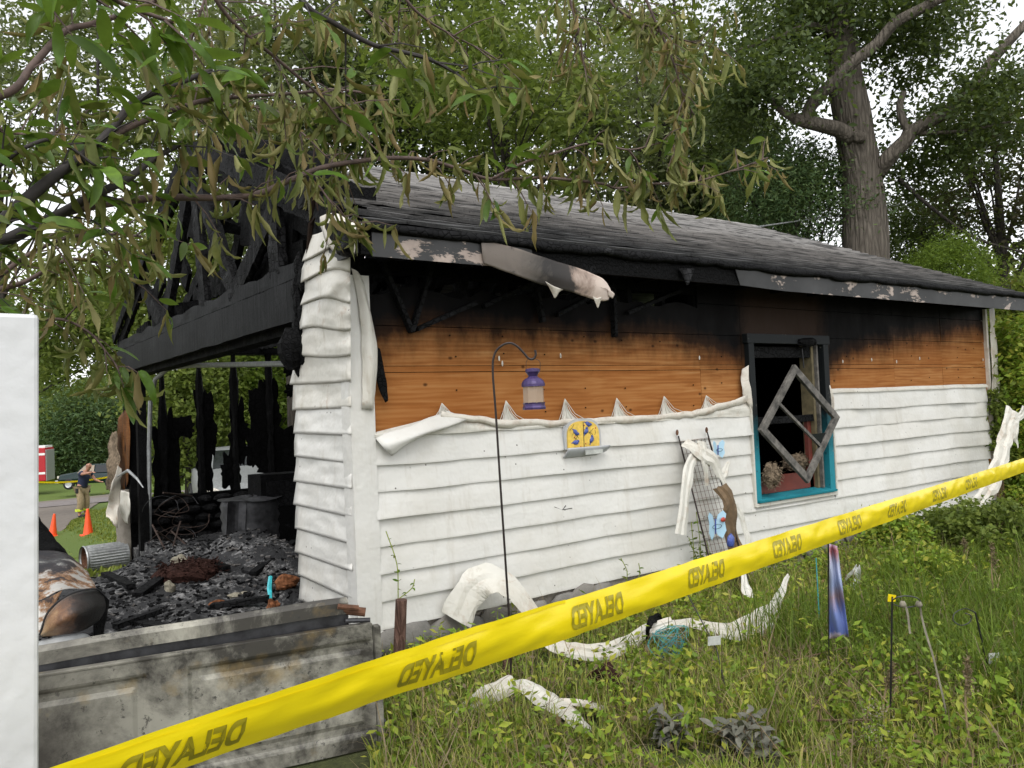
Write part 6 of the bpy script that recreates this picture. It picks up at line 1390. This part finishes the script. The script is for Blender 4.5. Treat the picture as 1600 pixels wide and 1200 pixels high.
for (a, zz) in [(-.55,.42),(-.2,.06),(.05,.82),(.75,.70),(.1,.15)]:
    mb = MB(); boulder(mb, (xm+hw*a, -.074, zb_+(zt_-zb_)*zz), .006, (1,.5,1), 1, 6, 4); mb.build('berry_relief', M['red_glaze'], PQ)
# trellis
TL = root('wire_trellis', tuple(wl(1135,890,.18)), 'leaning wire mesh trellis against the siding left of the window', 'trellis')
tl, tr2, bl, br = wl(1063,690,.06), wl(1106,684,.06), wl(1117,905,.34), wl(1168,895,.34)
for i in range(9):
    t = i/8; MB().tube([tl.lerp(tr2, t), bl.lerp(br, t)], .0035 if i in (0,8) else .0018, 4).build('upright_wire', M['rust'], TL)
for j in range(22):
    t = j/21; MB().tube([tl.lerp(bl, t), tr2.lerp(br, t)], .0016, 4).build('cross_wire', M['rust'], TL)
for (p, q) in ((wl(1060,681,.07), wl(1121,925,.36)), (wl(1105,675,.07), wl(1172,915,.36))): MB().tube([p, q], .007, 6).build('stake', M['iron_brown'], TL)
for px in (1058, 1104):
    mb = MB(); boulder(mb, wl(px, 676 if px < 1100 else 672, .08), .013, (1,1,1.9), 2, 8, 6); mb.build('finial', M['rust'], TL)
def butterfly(px, py, s, off, lb, an=.2):
    c = wl(px, py, off); T = root('garden_butterfly', tuple(c), lb, 'garden ornament', 'pale blue butterflies on the trellis')
    for sx in (-1, 1):
        mb = MB(); pts = [(0,0),(.3,.75),(.75,1.0),(1.0,.75),(.85,.2),(.95,-.35),(.6,-.85),(.2,-.6)]; mb.v = [(c.x+sx*x*s*.9, c.y-.02-abs(x)*s*.25, c.z+z*s) for x, z in pts]; mb.f = [tuple(range(8))]; mb.build('wing', M['blue_but'], T, solid=.003)
    MB().tube([c+Vector((0,-.025,-.5*s)), c+Vector((0,-.03,.5*s))], .006, 6).build('body', M['bird_blue'], T)
    MB().tube(smoothline([c+Vector((s*.45*math.cos(k*.7), -.045, s*.15*math.sin(k*.7))) for k in range(10)], 2), .002, 4).build('wire_curl', M['iron_black'], T)
butterfly(1114, 822, .125, .30, 'larger pale blue butterfly ornament low on the trellis')
butterfly(1118, 703, .085, .12, 'small pale blue butterfly ornament at the top of the trellis')
def ribbon(name, pts, wv, label, mat='vinyl_light', cat='melted siding', nrm=(0,-1,.3), twist=None, wr=.015, grp='melted siding strips', cup=.25, seed=0, thick=.003, nacross=6):
    p = smoothline(pts, 6); m_ = len(p); mb = MB(); na = nacross
    for i in range(m_):
        t = (p[min(i+1, m_-1)]-p[max(i-1, 0)]).normalized(); s = t.cross(Vector(nrm)).normalized()
        u = i/(m_-1); a = (interp(twist, u) if twist else 0); s = Matrix.Rotation(a, 3, t) @ s; n_ = s.cross(t); w_ = interp(wv, u) if isinstance(wv, list) else wv
        for k in range(na+1):
            v = k/na-.5; hp_ = (0,.55,1,.35,.75,1,.1)[k] if na == 6 else (1-4*v*v); c = p[i]+s*v*w_*(1+.25*nz(i*.33+k*3.1, seed+k))+n_*w_*cup*.42*hp_; j = Vector((nz(c.x*6+seed, c.y*6, c.z*6), nz(c.x*6, c.y*6+seed, c.z*6+3), nz(c.x*6+5, c.y*6, c.z*6+seed)))*wr
            mb.v.append(tuple(c+j))
    mb.f = [(i*(na+1)+k, (i+1)*(na+1)+k, (i+1)*(na+1)+k+1, i*(na+1)+k+1) for i in range(m_-1) for k in range(na)]
    return one(mb, name, mat, label, cat, grp, smooth=False, solid=thick)
R_ = 'melted_siding_strip'
ribbon(R_, [wl(1110,725,.20), wl(1092,712,.20), wl(1080,722,.22), wl(1072,765,.26), wl(1064,835,.28)], [(0,.07),(.3,.09),(1,.12)], 'flat melted white strip draped down the left side of the trellis')
ribbon(R_, [wl(1068,690,.12), wl(1090,705,.22), wl(1115,720,.24), wl(1128,742,.22), wl(1140,722,.18)], [(0,.14),(.6,.13),(1,.03)], 'crumpled melted white sheet over the top of the trellis', wr=.03)
ribbon(R_, [wl(1095,690,.2), wl(1100,715,.24), wl(1104,735,.24), wl(1104,757,.22)], [(0,.10),(.6,.08),(1,.045)], 'small tongue of melted white plastic hanging in front of the wire mesh', wr=.015)
ribbon(R_, [wl(1122,735,.24), wl(1140,775,.26), wl(1160,810,.28), wl(1168,850,.30), wl(1166,885,.32)], [(0,.06),(.4,.07),(1,.06)], 'long melted strip down the right side of the trellis', wr=.02)
for (pts, lb) in [([(1128,760),(1136,800),(1144,840),(1150,880)],'charred brown cloth hanging on the right side of the trellis'),([(1150,880),(1158,905),(1150,930)],'charred brown rag below the trellis')]:
    ribbon('charred_cloth', [wl(a, b, .27) for a, b in pts], .17, lb, 'brown_stalk', 'cloth', wr=.05, grp=None, seed=4)
mb = MB(); boulder(mb, wl(1142,845,.34), .045, (1,.5,1.3), 3, 10, 8); one(mb, 'coloured_ornament', 'bird_blue', 'small purple and teal ornament low on the right of the trellis', 'garden ornament', smooth=True)
mb = MB(); boulder(mb, wl(1130,812,.36), .02, (1.6,.5,1), 3, 8, 6); one(mb, 'pink_ornament', 'red_glaze', 'small pink ornament beside the larger butterfly', 'garden ornament', smooth=True)
# strips on the ground
F = lambda px, py, z=.06: fl(px, py, z)
ribbon(R_, [wl(712,968,.12), wl(742,915,.16), wl(775,905,.22), wl(805,925,.28), wl(835,962,.35)], [(0,.22),(.4,.24),(.8,.16),(1,.14)], 'wide bent white siding piece propped against the wall by the corner', nrm=(0,-1,.8), wr=.012, cup=.1, mat='vinyl_light')
ribbon(R_, [F(832,985,.20), F(868,1008,.12), F(905,1018,.09), F(950,1016,.08), F(985,1002,.10), F(1015,985,.14), F(1050,972,.18)], [(0,.14),(.5,.11),(1,.07)], 'long twisted white strip sagging along the stones in the middle', nrm=(0,-.6,.8), wr=.015, twist=[(0,0),(1,.7)])
ribbon(R_, [F(1040,978,.16), F(1080,975,.14), F(1130,985,.10), F(1175,980,.09), F(1208,955,.14), F(1230,900,.26)], [(0,.06),(.3,.10),(.7,.17),(1,.03)], 'curled white strip rising to a point under the window', nrm=(0,-.7,.8), wr=.02, twist=[(0,0),(1,.5)])
ribbon(R_, [F(700,1116,.05), F(735,1102,.10), F(770,1082,.14), F(802,1066,.17)], [(0,.06),(.3,.11),(1,.12)], 'white melted strip lying on the grass left of the hook pole', nrm=(0,-.5,.9), wr=.012, cup=.5)
ribbon(R_, [F(796,1070,.14), F(830,1078,.14), F(860,1098,.10), F(895,1125,.07), F(925,1145,.04)], [(0,.08),(.4,.17),(.8,.10),(1,.05)], 'crumpled white strip lying on the grass right of the hook pole', nrm=(0,-.5,.9), wr=.025, cup=.5)
ribbon(R_, [F(855,1094,.08), F(890,1098,.09), F(925,1103,.08), F(947,1108,.04)], [(0,.05),(.5,.06),(1,.03)], 'narrow curled strip end lying right of the crumpled strip', nrm=(0,-.5,.9), wr=.012, cup=.6, mat='vinyl_scorch')
ribbon(R_, [wl(1582,640,.5), wl(1572,680,.5), wl(1560,725,.55), wl(1545,765,.6), wl(1515,800,.7)], [(0,.22),(.5,.20),(1,.16)], 'long melted strip hanging from the far right corner', wr=.03, nrm=(-.4,-1,.2))
ribbon(R_, [wl(1600,640,.5), wl(1585,672,.5), wl(1590,700,.5)], .10, 'short melted strip end at the right edge', wr=.04)
ribbon(R_, [F(1140,905,.15), F(1150,890,.25), F(1165,905,.25), F(1172,935,.12)], .09, 'crumpled white scrap below the trellis', wr=.04)
ribbon('charred_cloth', [F(925,1062,.08), F(945,1050,.14), F(962,1062,.12), F(955,1080,.06)], .12, 'crumpled brown burnt rag in the grass below the teal wire', 'red_brown', 'cloth', grp=None, wr=.05)
ribbon('charred_cloth', [F(1010,1000,.1), F(1016,975,.22), F(1030,965,.2), F(1035,985,.08)], .05, 'black charred rag over the sagging white strip', 'char', 'cloth', grp=None, wr=.04)
ribbon('plastic_scrap', [F(1322,905,.1), F(1335,890,.2), F(1342,905,.12), F(1330,925,.05)], .09, 'grey plastic scrap in the weeds right of the flag', 'tag', 'scrap', grp=None, wr=.04)
# teal wire mesh bundle
tb = F(1045,1040,0); TWm = root('teal_wire_bundle', tuple(tb), 'tangled bundle of thin teal garden wire in the grass', 'garden wire')
for i in range(26):
    pts = []; a0 = random.uniform(0, 6.28); r0 = random.uniform(.04,.15)
    for k in range(6): a = a0+k*.9; pts.append((tb.x+r0*math.cos(a)*1.1+.02*random.random(), tb.y+r0*.6*math.sin(a), .04+.17*abs(math.sin(a*.5+i))+.02*random.random()))
    MB().tube(smoothline(pts, 4), .0016, 4).build('wire_strand', M['teal_wire' if i % 3 else 'twine'], TWm)
# stumps / posts
b = fl(622, 1080); b = wl(620, 1060, .50); b.z = 0
def post(b, top, r, name, label, mat='stump'):
    p = smoothline([b-Vector((0,0,.1)), b.lerp(top, .5)+Vector((.006,0,0)), top], 5); return one(MB().tube(p, [r*(1.1-.15*i/len(p)) for i in range(len(p))], 12), name, mat, label, 'wooden post', smooth=False)
fdp = 4.62; b = at(617, 1092, fdp); post(Vector((b.x, b.y, 0)), at(627, 937, fdp), .034, 'wooden_post', 'rough brown post stub at the white corner beside the folded garage door')
b = F(790, 1060, 0); post(b, Vector((b.x+.03, b.y, .28)), .028, 'wooden_post', 'short wooden stub behind the tape next to the hook pole')
one(MB().box((-.02,-.03,0),(.02,-.0,.01)), 'x', 'char', 'x', 'x') if False else None
# garden flag
fdb = 4.75; fbase = at(1294, 1060, fdb); 
def mk_flag():
    m = NM('garden_flag_print'); z = m.sep(m.pos(), 2); n = m.noise(m.pos((1,1,.6)), 16, 4); e = m.math('ADD', m.math('MULTIPLY', z, 1.0), m.math('MULTIPLY', n, .16))
    return m.fin(m.ramp(e, [(.28, (.36,.22,.26)), (.33, (.42,.36,.42)), (.36, (.09,.13,.34)), (.48, (.14,.19,.42)), (.56, (.26,.19,.22)), (.64, (.26,.32,.50)), (.76, (.36,.39,.52)), (.84, (.42,.14,.15)), (.90, (.34,.37,.52)), (1., (.45,.45,.54))]), .75)
M['flag'] = mk_flag(); FG = root('garden_flag', (fbase.x, fbase.y, 0), 'narrow twisted blue garden flag on a thin black pole', 'garden flag')
MB().tube([(fbase.x, fbase.y, -.1), at(1294,848,fdb)], .004, 6).build('pole', M['iron_black'], FG)
MB().grid(lambda u, v: tuple(at(1296+(12+14*(1-v))*u+4*(1-v)*u+(2 if v > .8 else 0)*0+5*(1-v)*0, 998-148*v-3*u+(6*u if v > .95 else 0), fdb+.03*math.sin(u*9+v*5)+.015*math.sin(v*14+u*4))), 14, 24).build('cloth', M['flag'], FG, smooth=True, solid=.002)
# poles with rings
pb = fl(1388,1160); pd = (pb-Vector(CAMP)).dot(Vector(FW)); PL = root('garden_pole', tuple(pb), 'thin tall black garden pole with a wire ring at its top', 'garden pole')
MB().tube([pb-Vector((0,0,.1)), at(1394,932,pd)], .0045, 6).build('pole', M['iron_black'], PL)
MB().tube([at(1394,934,pd)]+[at(1416+22*math.cos(a), 940+9*math.sin(a), pd+.05*math.sin(a)) for a in [math.pi+.3+k*.55 for k in range(11)]], .003, 6).build('ring', M['steel_burnt'], PL)
one(MB().add([at(1388,928,pd), at(1400,930,pd), at(1399,940,pd), at(1387,940,pd)], [(0,1,2,3)]), 'yellow_scrap', 'tape', 'tiny yellow tape scrap on top of the tall black pole', 'scrap', solid=.002)
ribbon('white_rope', [at(1436,945,pd), at(1440,965,pd+.02), at(1452,1010,pd), at(1462,1050,pd), at(1475,1100,pd), at(1482,1140,pd+.05)], .012, 'frayed whitish rope hanging from the ring of the tall black pole', 'twine', 'rope', grp=None, cup=.6, wr=.006, thick=.006)
ribbon('white_rope', [at(1412,942,pd), at(1417,960,pd), at(1421,990,pd)], .014, 'short frayed tassel hanging on the left side of the ring', 'twine', 'rope', grp=None, cup=.6, wr=.006, thick=.006)
def knot(px, py, lb):
    mb = MB(); boulder(mb, at(px, py, pd), .016, (1,1,1), 5, 8, 6); one(mb, 'rope_knot', 'twine', lb, 'rope', smooth=True)
knot(1411, 944, 'white rope knot on the left of the pole ring'); knot(1436, 944, 'white rope knot on the right of the pole ring')
sb = fl(1560,1092); sd = (sb-Vector(CAMP)).dot(Vector(FW)); SC = root('scroll_hook', tuple(sb), 'thin leaning black garden stake with a scroll at its top', 'garden stake')
MB().tube([sb-Vector((0,0,.1)), at(1524,957,sd)], .0045, 6).build('pole', M['iron_black'], SC)
MB().tube(smoothline([at(1524,957,sd), at(1508,951,sd), at(1492,958,sd), at(1490,970,sd), at(1502,977,sd), at(1515,972,sd), at(1517,962,sd), at(1508,958,sd)], 5), .003, 6).build('scroll', M['steel_burnt'], SC)
def plate(name, c, w_, h_, label, d, an=.2):
    px, py = c; q = [(-w_, -h_), (w_, -h_-an*w_), (w_, h_-an*w_), (-w_, h_)]
    return one(MB().add([at(px+a, py+b, d) for a, b in q], [(0,1,2,3)]), name, 'tag', label, 'plant tag', 'small grey plant tags', solid=.003)
plate('plant_tag', (1553,1029), 8, 8, 'small grey tag on the leaning scroll stake', sd-.01)
plate('plant_tag', (1116,1002), 10, 7, 'small grey tag on the thin stake left of the curled strip', 4.6)
tb2 = fl(1142,1102); td = (tb2-Vector(CAMP)).dot(Vector(FW)); one(MB().tube([tb2-Vector((0,0,.05)), at(1120,1015,4.6), at(1075,930,4.9)], .0035, 5), 'thin_stake', 'iron_black', 'thin black wire stake leaning left under the tape', 'garden stake')
b = fl(1282,1000); one(MB().tube([b, b+Vector((0,0,.55))], .004, 5), 'thin_stake', 'teal_wire', 'thin green stake just left of the flag', 'garden stake')
# overhead cable
a = Vector((L-1.8, W/2+.6, ZR+.0)); a = at(1172, 356, 13.2); b = at(1700, 238, 24); one(MB().tube([a.lerp(b, i/20)-Vector((0,0,.25*math.sin(math.pi*i/20))) for i in range(21)], .012, 6), 'overhead_cable', 'steel', 'thin grey cable running from the roof ridge up to the right edge', 'cable')

for o_, c_i in ((_w1, _c1), (_w2, _c2)):
    leafcloud('loose_fibres', c_i, .035, M['insul'], o_, .2, .25)['kind'] = 'stuff'
